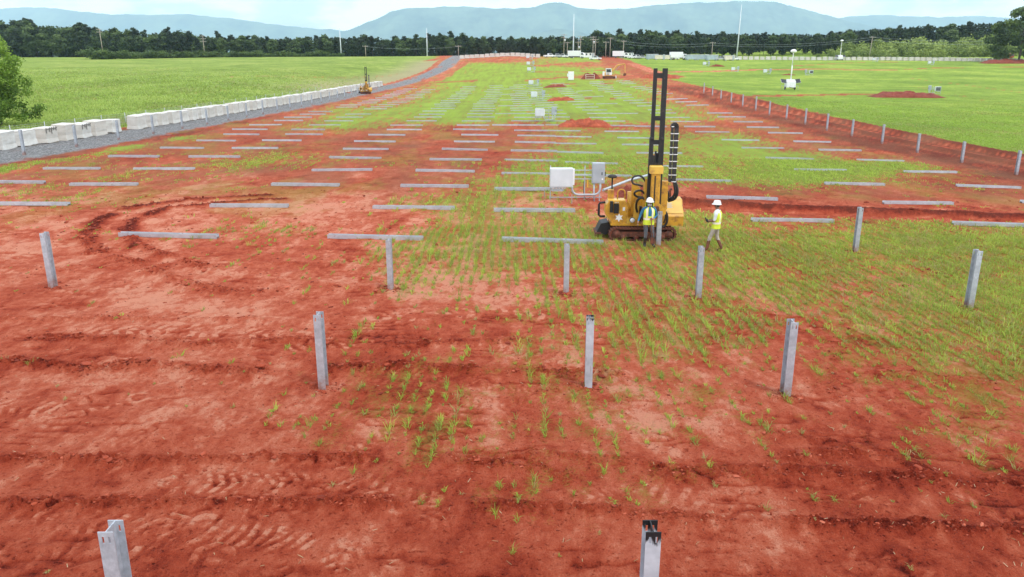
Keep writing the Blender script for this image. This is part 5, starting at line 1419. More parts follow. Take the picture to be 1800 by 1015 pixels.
ns.add(vv, ff, True); o = ns.build('neck_shade', M['hivis_plain'], p1); sd_ = o.modifiers.new('Solidify', 'SOLIDIFY'); sd_.thickness = 0.006
MB().lathe([(0.072, -0.03), (0.080, -0.07), (0.068, -0.12)], (0.0, -0.035, 1.66), 14, 'z', None, 1.0, 1.15).build('gaiter', M['neck_gaiter'], p1)
# long handled tool in his left hand
tl = thing('digging_bar', 'brown handled tool held by the worker in blue', 'hand tool', (4.93, 28.25, gz), R(4))
MB().tube([(0.03, -0.25, 1.15), (0.06, -0.27, 0.70), (0.10, -0.29, 0.42)], 0.019, 8).build('handle', M['boot_brown'], tl)
MB().prism([(-0.075, 0.0), (0.075, 0.0), (0.085, 0.19), (0.05, 0.24), (-0.05, 0.24), (-0.085, 0.19)], -0.012, 0.012, 'y', Matrix.Translation((0.12, -0.30, 0.20)) @ Matrix.Rotation(-0.12, 4, 'Y')).build('blade', M['mud'], tl)
gz = ground(7.25, 27.75)
J2 = dict(pelvis=(0, 0, .97), spine=(0, .02, 1.14), chest=(0, .025, 1.34), collar=(0, .02, 1.49), neck=(0, 0, 1.565), head=(0, -.025, 1.665), crown=(0, -.02, 1.75),
          shL=(.19, .02, 1.45), elL=(.235, -.02, 1.17), wrL=(.15, -.25, 1.13), palmL=(.10, -.32, 1.14), shR=(-.19, .02, 1.45), elR=(-.245, -.01, 1.17), wrR=(-.14, -.23, 1.10), palmR=(-.085, -.30, 1.09),
          hipL=(.10, 0, .93), knL=(.13, -.17, .53), anL=(.15, -.24, .11), ballL=(.155, -.36, .055), toeL=(.16, -.425, .05), hipR=(-.10, 0, .93), knR=(-.13, .03, .51), anR=(-.15, .22, .13), ballR=(-.155, .11, .055), toeR=(-.16, .045, .05))
p2 = person('man in khaki trousers and white shirt standing right of the rig', J2, (7.25, 27.75, gz), R(-118),
            dict(shirt='white_shirt', trousers='khaki', boots='boot_brown', skin='skin', hands='glove', long_sleeve=False, boot_top=0.43, curlL=0.85, curlR=0.85), (0.0, -1, -0.12))
ph = tag(MB().bbox(-0.045, 0.045, -0.012, 0.012, -0.09, 0.09, 0.01).build('radio', M['black'], None, (0, 0, 0)), 'black handheld device in the hands of the man in khaki', 'radio')
q = Matrix.Rotation(R(-118), 4, 'Z') @ Vector((0.0, -0.37, 1.14)); ph.location = (7.25 + q.x, 27.75 + q.y, gz + q.z); ph.rotation_euler = (0.5, 0, R(-118))
# ------------------------------------------------------------------ small excavator
def excavator(label, main, upper, boom_pts, bucket=True):
    t_ = thing('excavator', label, 'excavator')
    for y0, y1 in ((-1.1, -0.65), (0.65, 1.1)):
        tr = MB().prism([(-1.5, 0.0), (1.5, 0.0), (1.75, 0.2), (1.75, 0.45), (1.5, 0.65), (-1.5, 0.65), (-1.75, 0.45), (-1.75, 0.2)], y0, y1).build('track', M['mud'], t_)
        for x in (-1.4, 1.4): MB().lathe([(0.05, y0 - 0.02), (0.24, y0 - 0.02), (0.26, y0 + 0.05), (0.05, y0 + 0.06)], (x, 0, 0.33), 12, 'y').build('wheel', M['rubber'], tr)
    MB().box(-1.0, 1.0, -0.65, 0.65, 0.35, 0.72).build('undercarriage', M['rubber'], t_)
    bd = MB().bbox(-1.7, 0.2, -1.0, 1.0, 0.78, 1.75, 0.08).build('body', M[main], t_)
    MB().bbox(-1.75, -1.2, -1.02, 1.02, 0.85, 1.9, 0.08).build('counterweight', M[upper], t_)
    cab = MB().prism([(-0.9, 1.0), (0.75, 1.0), (0.85, 1.5), (0.55, 2.75), (-0.9, 2.75)], -1.0, 0.05).build('cab', M[upper], t_)
    MB().prism([(-0.75, 1.75), (0.62, 1.75), (0.45, 2.6), (-0.75, 2.6)], -1.015, -1.001).build('window', M['glass'], cab)
    MB().box(-0.95, 0.6, -1.05, 0.1, 2.75, 2.82).build('roof', M['white'], cab)
    bl = [Vector(p) for p in boom_pts]
    MB().tube(bl[:3], [0.24, 0.28, 0.20], 6, True, None, False).build('boom', M[main], t_)
    MB().tube(bl[2:4], [0.20, 0.13], 6, True, None, False).build('arm', M[main], t_)
    MB().tube([(bl[0] + bl[1]) / 2 + Vector((0.3, 0, -0.4)), (bl[1] + bl[2]) / 2], 0.07, 8).build('ram', M['chrome'], t_)
    if bucket:
        b0 = bl[3]
        MB().prism([(b0.x - 0.35, b0.z + 0.1), (b0.x + 0.3, b0.z + 0.05), (b0.x + 0.25, b0.z - 0.5), (b0.x - 0.2, b0.z - 0.75), (b0.x - 0.6, b0.z - 0.5)], -0.4 + b0.y, 0.4 + b0.y).build('bucket', M['mud'], t_)
    MB().box(1.9, 2.1, -1.2, 1.2, 0.1, 0.75).build('blade', M[upper], t_)
    return t_
X, Y = hit(1070, 138.5)
ex = excavator('small pale orange excavator with white cab beside the far red haul road', 'exc_yellow', 'white', [(0.5, 0.35, 1.5), (2.3, 0.35, 3.6), (4.4, 0.35, 4.0), (4.6, 0.35, 1.4)])
ex.location = (X, Y, ground(X, Y)); ex.rotation_euler = (0, 0, R(-4)); ex['group'] = 'excavators'
X, Y = hit(1779, 108.5)
e2 = excavator('orange excavator with raised arm on the far right spoil heap', 'orange', 'orange', [(0.3, 0.3, 1.5), (1.6, 0.3, 3.6), (4.6, 0.3, 5.2), (5.6, 0.3, 5.0)], False)
e2.location = (X - 1, Y, ground(X, Y) + 0.6); e2.rotation_euler = (0, 0, R(8)); e2['group'] = 'excavators'
X, Y = hit(1036, 139)
cr_ = thing('wire_crate', 'open pale wire crate standing by the dark soil heap', 'crate', (X, Y - 1.5, ground(X, Y - 1.5)))
for x in (-1.2, 1.2):
    for y in (-0.5, 0.5): MB().box(x - 0.06, x + 0.06, y - 0.06, y + 0.06, 0, 1.3).build('upright', M['cream'], cr_)
for z in (0.1, 0.68, 1.24):
    for y in (-0.5, 0.5): MB().box(-1.14, 1.14, y - 0.05, y + 0.05, z - 0.05, z + 0.05).build('rail', M['cream'], cr_)

# ------------------------------------------------------------------ mobile light and camera towers
def tower(label):
    t_ = thing('solar_tower', label, 'camera tower')
    MB().bbox(-1.05, 1.05, -0.8, 0.8, 0.55, 1.9, 0.06).build('cabinet', M['white'], t_)
    MB().prism([(-1.05, 1.9), (1.05, 1.9), (0.8, 2.35), (-0.8, 2.35)], -0.6, 0.6).build('hood', M['white'], t_)
    for x in (-0.95, 0.95):
        w_ = MB().lathe([(0.1, -0.12), (0.33, -0.12), (0.36, -0.06), (0.36, 0.06), (0.33, 0.12), (0.1, 0.12)], (x + (0.2 if x > 0 else -0.2), 0, 0.36), 14, 'x').build('wheel', M['rubber'], t_)
    for x, y in ((-1.6, -0.9), (1.6, -0.9), (-1.6, 0.9), (1.6, 0.9)):
        MB().tube([(x * 0.6, y * 0.6, 0.9), (x, y, 0.9), (x, y, 0.0)], 0.05, 6).build('outrigger', M['conduit'], t_)
    for s in (-1, 1):
        Mx = Matrix.Translation((s * 1.5, -0.1, 1.95)) @ Matrix.Rotation(R(38), 4, 'X') @ Matrix.Rotation(R(-10 * s), 4, 'Y')
        p_ = MB().box(-0.72, 0.72, -0.62, 0.62, -0.03, 0.03, Mx).build('solar_panel', M['solar'], t_)
        MB().box(-0.76, 0.76, -0.66, 0.66, -0.045, -0.031, Mx).build('frame', M['white'], p_)
    ms = MB().tube([(0.1, 0.1, 2.2), (0.1, 0.1, 5.4)], 0.13, 8).tube([(0.1, 0.1, 5.4), (0.1, 0.1, 8.4)], 0.10, 8).build('mast', M['white'], t_)
    MB().lathe([(0.12, 8.2), (0.62, 8.35), (0.70, 8.55), (0.55, 8.85), (0.2, 8.98), (0.02, 9.0)], (0.1, 0.1, 0), 16).build('camera_dome', M['white'], ms)
    MB().tube([(-0.4, -0.9, 0.6), (0.3, -1.9, 0.4)], 0.06, 6).build('tow_bar', M['black'], t_)
    return t_
X, Y = hit(1388, 158); tw = tower('white solar tower with domed mast standing in the right field'); tw.location = (X, Y, ground(X, Y)); tw['group'] = 'solar towers'
X, Y = hit(1470, 106); t2 = copy_tree(tw); t2.location = (X, Y - 4, ground(X, Y - 4)); t2['label'] = 'distant white solar tower in front of the far pallet row'

# ------------------------------------------------------------------ poles and lines
def pole(px, top, D, label, kind, arms=1, lean=0.0, transformer=False):
    X = (px - CX) / F * D * 0.96; Y = D
    g = float(hbase(X, Y)); h = z_at(Y, top) - g
    t_ = thing('utility_pole', label, 'utility pole', (X, Y, g), 0, 'poles in front of the far woods'); t_.rotation_euler = (0, lean, 0)
    if kind == 'steel':
        MB().tube([(0, 0, -0.5), (0, 0, h * 0.5), (0, 0, h)], [0.36, 0.27, 0.12], 8).build('shaft', M['cabinet'], t_)
        MB().box(-0.5, 0.5, -0.5, 0.5, -0.2, 0.15).build('base', M['cream'], t_)
    else:
        MB().tube([(0, 0, -0.5), (0, 0, h)], [0.20, 0.13], 8).build('shaft', M['pale_wood'], t_)
        for a in range(arms):
            z = h - 0.5 - a * 1.3
            ar = MB().box(-1.5, 1.5, -0.22, -0.12, z - 0.08, z + 0.08).build('crossarm', M['pale_wood'], t_)
            for x in (-1.35, -0.6, 0.6, 1.35): MB().lathe([(0.04, 0.08), (0.07, 0.14), (0.07, 0.24), (0.02, 0.3)], (x, -0.17, z), 6).build('insulator', M['white'], ar)
        if transformer: MB().lathe([(0.05, h - 3.6), (0.32, h - 3.5), (0.32, h - 2.5), (0.05, h - 2.4)], (0.45, -0.3, 0), 10).build('transformer', M['cabinet'], t_)
    return t_, X, Y, g + h
PL = [(182, 50, 405, 'wooden pole with crossarms before the woods at far left', 'wood', 2, -0.02), (360, 62, 415, 'pale wooden pole with crossarms behind the left hedge', 'wood', 3, 0.0),
      (600, 50, 440, 'slim steel pole standing before the woods left of the mountain', 'steel', 1, -0.01), (751, 50, 440, 'slim steel pole under the slope of the mountain', 'steel', 1, 0.005),
      (643, 80, 440, 'short wooden pole between the two slim steel poles', 'wood', 1, 0.0), (806, 80, 430, 'short pole at the left end of the crest pallets', 'wood', 1, 0.0),
      (991, 60, 420, 'wooden pole with transformer left of the tall steel pole', 'wood', 2, 0.0, True), (1007.5, 25, 400, 'tall grey steel pole rising from the parked vehicles', 'steel', 1, 0.0), (997, 74, 445, 'plain pole just left of the tall steel pole', 'wood', 1, 0.0),
      (1016, 73, 430, 'short wooden pole right of the tall steel pole', 'wood', 1, 0.0, True), (1020, 63, 420, 'wooden pole with two crossarms right of the tall steel pole', 'wood', 2, 0.0), (1042, 64, 425, 'left pole of the close pair above the white trailer', 'wood', 2, 0.0, True),
      (1046, 68, 418, 'right pole of the close pair above the white trailer', 'wood', 2, 0.0), (1064.5, 73, 430, 'pole with crossarm left of the haul road, shorter one', 'wood', 1, 0.0), (1072, 66, 430, 'pole with crossarm left of the haul road, taller one', 'wood', 1, 0.0),
      (1095.5, 71, 425, 'pole with crossarm above the white site office', 'wood', 1, 0.0), (1251, 74, 425, 'thin pole with white lamp left of the leaning steel pole', 'wood', 1, 0.01), (1295, 8, 400, 'very tall grey steel pole leaning slightly, right of centre', 'steel', 1, 0.02),
      (1528, 64, 395, 'leaning wooden pole with crossarm in front of the pale bushes', 'wood', 1, 0.05)]
tops = {}
for p in PL:
    t_, X, Y, zt = pole(*p[:7]) if len(p) == 7 else pole(*p[:7], p[7])
    tops[p[0]] = (X, Y, zt)
def cable(a, b_, dz, label):
    A, B = Vector(tops[a]), Vector(tops[b_]); A.z -= dz; B.z -= dz
    n = 10; pts = [A.lerp(B, i / n) - Vector((0, 0, 3.0 * 4 * (i / n) * (1 - i / n) * min(1, (B - A).length / 120))) - A for i in range(n + 1)]
    tag(MB().tube(pts, 0.035, 3, False).build('power_line', M['conduit'], None, A), label, 'power line', 'power lines')
for a, b_, dz, lab in ((1095.5, 1251, 0.6, 'upper power line strung across the dark woods right of the haul road'), (1095.5, 1251, 1.8, 'lower power line across the dark woods right of the haul road'),
                       (1251, 1528, 0.6, 'upper power line from the lamp pole to the leaning pole'), (1251, 1528, 1.6, 'lower power line from the lamp pole to the leaning pole'), (1072, 1095.5, 0.7, 'power line between the poles by the haul road'),
                       (1020, 1042, 0.7, 'power line between the poles above the white trailer'), (643, 806, 0.6, 'faint power line before the woods at the slim poles')):
    cable(a, b_, dz, lab)
tops['x'] = (tops[1528][0] + 110, tops[1528][1] + 10, tops[1528][2] + 2)
for dz in (0.4, 1.8): cable(1528, 'x', dz, 'power line running right from the leaning pole, %s' % ('upper' if dz < 1 else 'lower'))

# ------------------------------------------------------------------ parked vehicles, trailers and site offices
def wheels(t_, xs, y, r_=0.36):
    for x in xs:
        for s in (-1, 1):
            w_ = MB().lathe([(0.05, -0.11), (r_ - 0.04, -0.11), (r_, -0.06), (r_, 0.06), (r_ - 0.04, 0.11), (0.05, 0.11)], (x, s * y, r_), 12, 'y').build('wheel', M['rubber'], t_)
            MB().lathe([(0.02, -0.125), (0.18, -0.122), (0.2, -0.112), (0.02, -0.111)], (x, s * y, r_), 10, 'y').build('rim', M['chrome'], w_)
def pickup(label, mat):
    t_ = thing('parked_truck', label, 'pickup truck')
    MB().prism([(-2.7, 0.45), (2.6, 0.45), (2.65, 0.95), (1.3, 1.1), (-2.7, 1.1)], -0.92, 0.92).build('body', M[mat], t_)
    c = MB().prism([(-0.75, 1.1), (1.25, 1.1), (0.7, 1.8), (-0.65, 1.82)], -0.85, 0.85).build('cab', M[mat], t_)
    MB().prism([(-0.6, 1.15), (1.05, 1.15), (0.62, 1.7), (-0.55, 1.72)], -0.862, -0.851).build('window', M['glass'], c)
    MB().prism([(1.28, 1.12), (0.74, 1.76), (0.75, 1.79), (1.31, 1.13)], -0.75, 0.75).build('windscreen', M['glass'], c)
    MB().box(-2.5, -0.85, -0.7, 0.7, 1.101, 1.115).build('load_bed', M['black'], t_)
    wheels(t_, (-1.75, 1.75), 0.82)
    return t_
def office(label, mat, lx=6.0, h=2.7, windows=True):
    t_ = thing('site_office', label, 'container')
    MB().bbox(-lx, lx, -1.3, 1.3, 0.35, h + 0.35, 0.05).build('housing', M[mat], t_)
    MB().box(-lx - .1, lx + .1, -1.4, 1.4, h + 0.352, h + 0.45).build('roof', M['white'], t_)
    for k in range(int(lx)): 
        x = -lx + 1.2 + k * 2.0
        if windows and x < lx - 1: MB().box(x - 0.4, x + 0.4, -1.32, -1.302, 1.4, 2.3).build('window', M['glass'], t_)
    MB().box(lx - 1.2, lx - 0.3, -1.32, -1.302, 0.4, 2.4).build('door', M['cabinet_dark'], t_)
    for x in (-lx * .7, lx * .7): MB().box(x - 0.3, x + 0.3, -1.2, 1.2, -0.3, 0.35).build('footing', M['cabinet_dark'], t_)
    return t_
def bigtruck(label, mat):
    t_ = thing('box_truck', label, 'box truck')
    MB().bbox(-4.2, 1.6, -1.2, 1.2, 1.0, 3.5, 0.05).build('box', M['white'], t_)
    c = MB().prism([(1.75, 0.6), (3.7, 0.6), (3.75, 1.6), (3.2, 2.6), (1.75, 2.7)], -1.1, 1.1).build('cab', M[mat], t_)
    MB().prism([(2.2, 1.65), (3.5, 1.65), (3.1, 2.4), (2.2, 2.4)], -1.115, -1.101).build('window', M['glass'], c)
    MB().box(-4.2, 3.0, -0.5, 0.5, 0.6, 0.98).build('chassis', M['black'], t_)
    wheels(t_, (-2.6, 2.6), 1.0, 0.48)
    return t_
protos = {'p': pickup('', 'white'), 's': pickup('', 'silver'), 'o': office('', 'white', 3.6, 2.1), 'c': office('', 'blue_grey', 2.6, 2.0, False), 'm': office('', 'cream', 2.4, 1.7, False), 't': bigtruck('', 'white')}
first = set()
VL = [(966, 101.5, 'p', 'white pickup at the left end of the parked vehicles'), (979, 101.5, 's', 'silver pickup second from the left among the parked vehicles'), (989, 102, 'p', 'white pickup parked under the transformer pole'),
      (998, 102, 's', 'silver pickup just left of the tall steel pole'), (1014, 103, 't', 'white box truck beside the tall steel pole'), (1032, 102.5, 'o', 'long white site office left of the haul road'),
      (1047, 101, 'p', 'white pickup at the top of the red haul road'), (1091, 102.5, 't', 'white box truck at the left end of the far right line'), (1101, 102, 'o', 'long white site office right of the haul road'),
      (1113, 103.5, 'p', 'white pickup in front of the long right site office'), (1120, 103.5, 'p', 'white pickup second from the right site office'), (1129, 104, 's', 'silver pickup beside the grey container'), (1146, 105, 'c', 'blue grey container right of the pickups'),
      (1160, 105.5, 'm', 'short cream container, first of the cream pair'), (1172, 105.5, 'm', 'short cream container, second of the cream pair'), (1184, 105.5, 'p', 'white pickup beside the cream containers'), (1193, 105.5, 't', 'box truck left of the large grey container'),
      (1215, 106, 'c', 'large grey container on the far field edge'), (1234, 106, 'c', 'grey container second along the far field edge'), (1251, 106.5, 'c', 'grey container under the pole with the lamp'), (1267, 106.5, 's', 'silver pickup by the grey containers'), (1281, 106.5, 'm', 'cream container left of the leaning steel pole'), (1290, 106.5, 'p', 'white pickup at the foot of the leaning steel pole')]
for px, py, k, lab in VL:
    o = protos[k] if k not in first else copy_tree(protos[k])
    first.add(k)
    X, Y = hit(px, py)
    if Y > 450: Y = 372.0; X = (px - CX) / F * Y * 0.96
    o.location = (X, Y, float(hbase(X, Y))); o.rotation_euler = (0, 0, R(random.uniform(-25, 25)) if k in 'pst' else R(random.uniform(-6, 6))); o['label'] = lab; o['group'] = 'vehicles and containers along the far edge'

# ------------------------------------------------------------------ trees
LEAF = [(0.0, (0.016, 0.030, 0.012)), (0.5, (0.040, 0.070, 0.022)), (1.0, (0.10, 0.150, 0.042))]
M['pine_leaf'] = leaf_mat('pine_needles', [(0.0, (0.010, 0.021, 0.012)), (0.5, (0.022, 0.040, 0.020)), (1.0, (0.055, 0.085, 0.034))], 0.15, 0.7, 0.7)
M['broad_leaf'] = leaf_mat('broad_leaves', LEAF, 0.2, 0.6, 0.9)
M['bush_leaf'] = leaf_mat('bush_leaves', [(0.0, (0.09, 0.14, 0.028)), (0.5, (0.23, 0.30, 0.065)), (1.0, (0.42, 0.50, 0.15))], 0.25, 0.6, 0.6)
M['hedge_leaf'] = leaf_mat('hedge_leaves', [(0.0, (0.035, 0.062, 0.016)), (0.5, (0.07, 0.115, 0.025)), (1.0, (0.12, 0.18, 0.04))], 0.2, 0.6, 0.4)
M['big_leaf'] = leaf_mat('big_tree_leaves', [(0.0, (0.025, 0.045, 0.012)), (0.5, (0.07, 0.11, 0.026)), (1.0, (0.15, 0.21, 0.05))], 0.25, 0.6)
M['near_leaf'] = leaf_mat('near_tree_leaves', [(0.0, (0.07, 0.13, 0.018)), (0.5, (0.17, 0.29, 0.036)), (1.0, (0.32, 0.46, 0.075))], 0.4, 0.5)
def leaves(name, blobs, n, size, mat, seed, flat=0.7):
    """leaf-sized faces spread through a set of clumps: blobs = (x, y, z, rx, rz, tint)"""
    r_ = np.random.default_rng(seed); B = np.array(blobs)
    wgt = B[:, 3] ** 2 * B[:, 4]; k = r_.choice(len(B), n, p=wgt / wgt.sum())
    d = r_.normal(size=(n, 3)); d /= np.linalg.norm(d, axis=1)[:, None]
    rad = r_.random(n) ** 0.42 * (1 + 0.14 * r_.normal(size=n))
    P = B[k, :3] + d * rad[:, None] * np.stack([B[k, 3], B[k, 3], B[k, 4]], 1)
    nrm = d * 0.8 + r_.normal(size=(n, 3)) * 0.7 + np.array([0, 0, 0.35]); nrm /= np.linalg.norm(nrm, axis=1)[:, None]
    a = np.cross(nrm, r_.normal(size=(n, 3))); a /= np.linalg.norm(a, axis=1)[:, None]; b = np.cross(nrm, a)
    s = size * r_.uniform(0.6, 1.35, n)[:, None]
    V = np.stack([P - a * s, P - b * s * flat, P + a * s, P + b * s * flat], 1).reshape(-1, 3)
    i = np.arange(n) * 4
    tn = np.clip(B[k, 5] + r_.normal(0, 0.16, n), 0, 1)
    return np_mesh(name, V, np.stack([i, i + 1, i + 2, i + 3], 1), None, mat, dict(tint=np.repeat(tn, 4)))
def trunk(h, r0, limbs, seed, lean=0.02):
    r_ = random.Random(seed); mb = MB(); n = 6
    pts = [(math.sin(i * 1.3 + seed) * lean * h * i / n, math.cos(i * 1.7 + seed) * lean * h * i / n, h * i / n - (0.3 if i == 0 else 0)) for i in range(n + 1)]
    mb.tube(pts, [r0 * (1 - 0.75 * i / n) for i in range(n + 1)], 7)
    for _ in range(limbs):
        q = r_.uniform(0.45, 0.95); p = Vector(pts[int(q * n)]); a = r_.uniform(0, 6.28); l = h * r_.uniform(0.12, 0.28)
        mb.tube([p, p + Vector((math.cos(a) * l * .6, math.sin(a) * l * .6, l * .3)), p + Vector((math.cos(a) * l, math.sin(a) * l, l * .65))], [r0 * 0.35, r0 * 0.22, r0 * 0.08], 5)
    return mb.mesh('trunk', M['bark'])
def crown_blobs(kind, h, seed):
    r_ = random.Random(seed); b = []
    if kind == 'pine':
        z0 = h * r_.uniform(0.36, 0.5); n = 15
        for i in range(n):
            q = i / (n - 1); z = z0 + (h - z0) * q * 0.96; sp = h * 0.20 * (1 - 0.66 * q ** 1.5); a = r_.uniform(0, 6.28); d = sp * r_.uniform(0.3, 0.95)
            b.append((d * math.cos(a), d * math.sin(a), z, h * r_.uniform(0.065, 0.11) * (1.15 - 0.35 * q), h * r_.uniform(0.035, 0.055), r_.uniform(0.3, 0.75)))
        b.append((0, 0, h * 0.72, h * 0.09, h * 0.2, 0.35))
    elif kind == 'broad':
        n = 17
        for i in range(n):
            a = r_.uniform(0, 6.28); q = r_.random(); z = h * (0.32 + 0.6 * q); sp = h * 0.27 * math.sqrt(max(0.05, 1 - (2 * q - 0.85) ** 2)); d = sp * r_.uniform(0.4, 1.0)
            b.append((d * math.cos(a), d * math.sin(a), z, h * r_.uniform(0.09, 0.15), h * r_.uniform(0.07, 0.11), r_.uniform(0.25, 0.85)))
        b.append((0, 0, h * 0.55, h * 0.2, h * 0.28, 0.4)); b.append((0, 0, h * 0.22, h * 0.16, h * 0.18, 0.3))
    else:
        n = 14
        for i in range(n):
            a = r_.uniform(0, 6.28); d = h * r_.uniform(0.1, 0.62); z = h * r_.uniform(0.15, 0.85) * (1 - 0.35 * d / h)
            b.append((d * math.cos(a), d * math.sin(a), z, h * r_.uniform(0.2, 0.32), h * r_.uniform(0.15, 0.24), r_.uniform(0.2, 0.9)))
        b.append((0, 0, h * 0.35, h * 0.5, h * 0.34, 0.4))
    return b
kinds = {}
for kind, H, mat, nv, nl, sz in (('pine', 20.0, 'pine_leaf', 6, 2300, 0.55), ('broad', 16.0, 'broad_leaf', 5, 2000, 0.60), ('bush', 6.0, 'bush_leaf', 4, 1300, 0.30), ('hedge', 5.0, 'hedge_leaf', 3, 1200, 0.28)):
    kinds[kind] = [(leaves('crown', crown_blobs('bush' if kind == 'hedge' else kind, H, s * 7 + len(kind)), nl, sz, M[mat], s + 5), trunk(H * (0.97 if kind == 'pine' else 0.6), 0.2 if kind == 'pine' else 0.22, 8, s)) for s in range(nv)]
HT = dict(pine=20.0, broad=16.0, bush=6.0, hedge=5.0)
NAME = dict(pine='pine_tree', broad='broadleaf_tree', bush='bush', hedge='bush')
def plant(kind, X, Y, h, label, group, wide=1.0, sink=0.0):
    cme, tme = random.choice(kinds[kind]); s = h / HT[kind]
    g = float(hbase(X, Y))
    t_ = thing(NAME[kind], label, 'bush' if kind in ('bush', 'hedge') else 'tree', (X, Y, g - sink), random.uniform(0, 6.28), group)
    t_.scale = (s * wide, s * wide, s)
    obj('crown', cme, t_); obj('trunk', tme, t_)
    return t_
_tx = [-200, 0, 40, 100, 150, 180, 230, 330, 370, 390, 450, 560, 640, 700, 780, 850, 1000, 1060, 1100, 1400, 1450, 1480, 1560, 1650, 1740, 1800, 2000]
_ty = [34, 36, 37, 42, 41, 48, 54, 53, 63, 60, 64, 63, 61, 66, 58, 64, 63, 55, 54, 56, 57, 50, 45, 39, 36, 36, 34]
nt_ = 0; cnt = {}
for row, (D, fr, step) in enumerate(((452, 0.80, 6.6), (462, 0.92, 6.2), (474, 1.0, 6.0))):
    X = -0.74 * D
    while X < 0.74 * D and nt_ < 296:
        px = CX + F * X / (D * 0.96)
        ytop = float(np.interp(px, _tx, _ty)); zt = z_at(D, ytop); dd = D + random.uniform(-3, 3)
        g = float(hbase(X, dd)); h = max((zt - g) * fr * random.choice((0.88, 0.94, 0.98, 1.0, 1.03, 1.07)) * random.uniform(0.96, 1.04), 6)
        left_broad = px < 260 or 360 < px < 660
        kind = 'broad' if random.random() < (0.65 if left_broad else 0.5) else 'pine'
        if px > 1500: kind = 'pine' if random.random() < 0.6 else 'broad'
        side = ('left of the hedge', 'behind the hedge', 'behind the two slim poles', 'behind the crest pallets', 'behind the wooden poles', 'behind the white offices', 'behind the tall leaning pole', 'left of the pale bushes', 'above the pale bushes', 'above the far right heap')[int(np.searchsorted([155, 450, 770, 950, 1085, 1230, 1340, 1450, 1700], px))]
        cnt[side + kind + str(row)] = cnt.get(side + kind + str(row), -1) + 1
        rw = ('front', 'middle', 'back')[row]
        plant(kind, X, dd, h, '%s, %s rank, %s, %s from left' % ('tall dark pine' if kind == 'pine' else 'dark broadleaf tree', rw, side, ordinal(cnt[side + kind + str(row)])), 'trees of the far woods', random.uniform(0.95, 1.3) * (1.1 if kind == 'broad' else 1.0))
        X += step * random.uniform(0.75, 1.25); nt_ += 1
# the depth of the wood behind those ranks, one mass
n = 520; XX = rng.uniform(-390, 390, n); YY = rng.uniform(482, 540, n); bl = []
for x, y in zip(XX, YY):
    px = CX + F * x / (y * 0.96); zt = z_at(y, float(np.interp(px, _tx, _ty)) + 3.5); g = float(hbase(x, y))
    for q in (0.1, 0.32, 0.56, 0.80): bl.append((x, y, g + (zt - g) * q, 4.2, (zt - g) * 0.16, rng.uniform(0.2, 0.6)))
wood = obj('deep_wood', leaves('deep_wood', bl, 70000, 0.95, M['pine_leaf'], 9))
tag(wood, 'dark depth of the far woods behind the front trees', 'woods', None, 'stuff')
# hedge on the left, bushes on the right slope
k = 0
for px in np.linspace(163, 452, 24):
    D = float(np.interp(px, [155, 452], [362, 415])); hpx = float(np.interp(px, [160, 200, 300, 450], [21, 17, 14, 11]))
    X = (px - CX) / F * D * 0.96; plant('hedge', X, D + random.uniform(-2, 2), hpx * D / F * 1.05 * random.uniform(0.9, 1.15), 'green hedge bush at the meadow edge before the woods, %s from the left' % ordinal(k), 'hedge along the meadow edge', random.uniform(1.1, 1.5), 0.3); k += 1
for k, px in enumerate(np.linspace(456, 600, 12)):
    D = 436; X = (px - CX) / F * D * 0.96
    plant('hedge', X, D, random.uniform(2.6, 5.0), 'low bush in front of the woods, %s right of the hedge' % ordinal(k), 'low bushes before the woods', random.uniform(0.9, 1.4), 0.3)
k = 0
for rw, (D, f0) in enumerate(((408, 0.55), (420, 0.8), (432, 1.05))):
    for px in np.linspace(1448 + 16 * rw, 1772, 17):
        X = (px + random.uniform(-6, 6) - CX) / F * D * 0.96
        h = f0 * float(np.interp(px, [1450, 1500, 1600, 1760], [5.5, 8.5, 9.0, 11.0])) * random.uniform(0.8, 1.15)
        plant('bush', X, D + random.uniform(-3, 3), h, 'pale green bush on the right slope, %s rank, %s from left' % (('front', 'middle', 'upper')[rw], ordinal(int(k % 17))), 'pale bushes on the right slope', random.uniform(0.85, 1.15), 0.4); k += 1
# a few darker trees beside them
for k, (px, h) in enumerate(((1432, 11), (1440, 9), (1462, 12), (1490, 13))):
    D = 440; plant('broad', (px - CX) / F * D * 0.96, D, h, 'dark broadleaf tree at the left end of the pale bushes, %s from left' % ordinal(k), 'dark trees beside the pale bushes', 1.1)
# single trees
X, Y = hit(12, 222); g = ground(X, Y)
H = 10.2
bl = []
r_ = random.Random(5)
for i in range(90):
    a = r_.uniform(0, 6.28); q = r_.random(); z = H * (0.06 + 0.88 * q); sp = H * 0.42 * (1.0 - 0.75 * q ** 1.6) * (1.0 if q > .12 else 0.9); d = sp * r_.uniform(0.45, 1.0)
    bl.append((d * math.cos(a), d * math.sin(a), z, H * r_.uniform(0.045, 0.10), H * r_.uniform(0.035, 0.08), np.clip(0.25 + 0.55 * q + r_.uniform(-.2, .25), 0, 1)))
bl.append((0, 0, H * 0.35, H * 0.22, H * 0.28, 0.25))
t_ = thing('broadleaf_tree', 'bright green leafy tree at the left edge behind the wire fence', 'tree', (X - 0.6, Y, g))
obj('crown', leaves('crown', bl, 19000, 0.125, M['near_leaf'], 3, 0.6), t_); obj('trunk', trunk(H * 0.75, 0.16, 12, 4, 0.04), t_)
D = 345; X = (1792 - CX) / F * D * 0.96; g = float(hbase(X, D)); H = z_at(D, 12) - g
bl = []; r_ = random.Random(8)
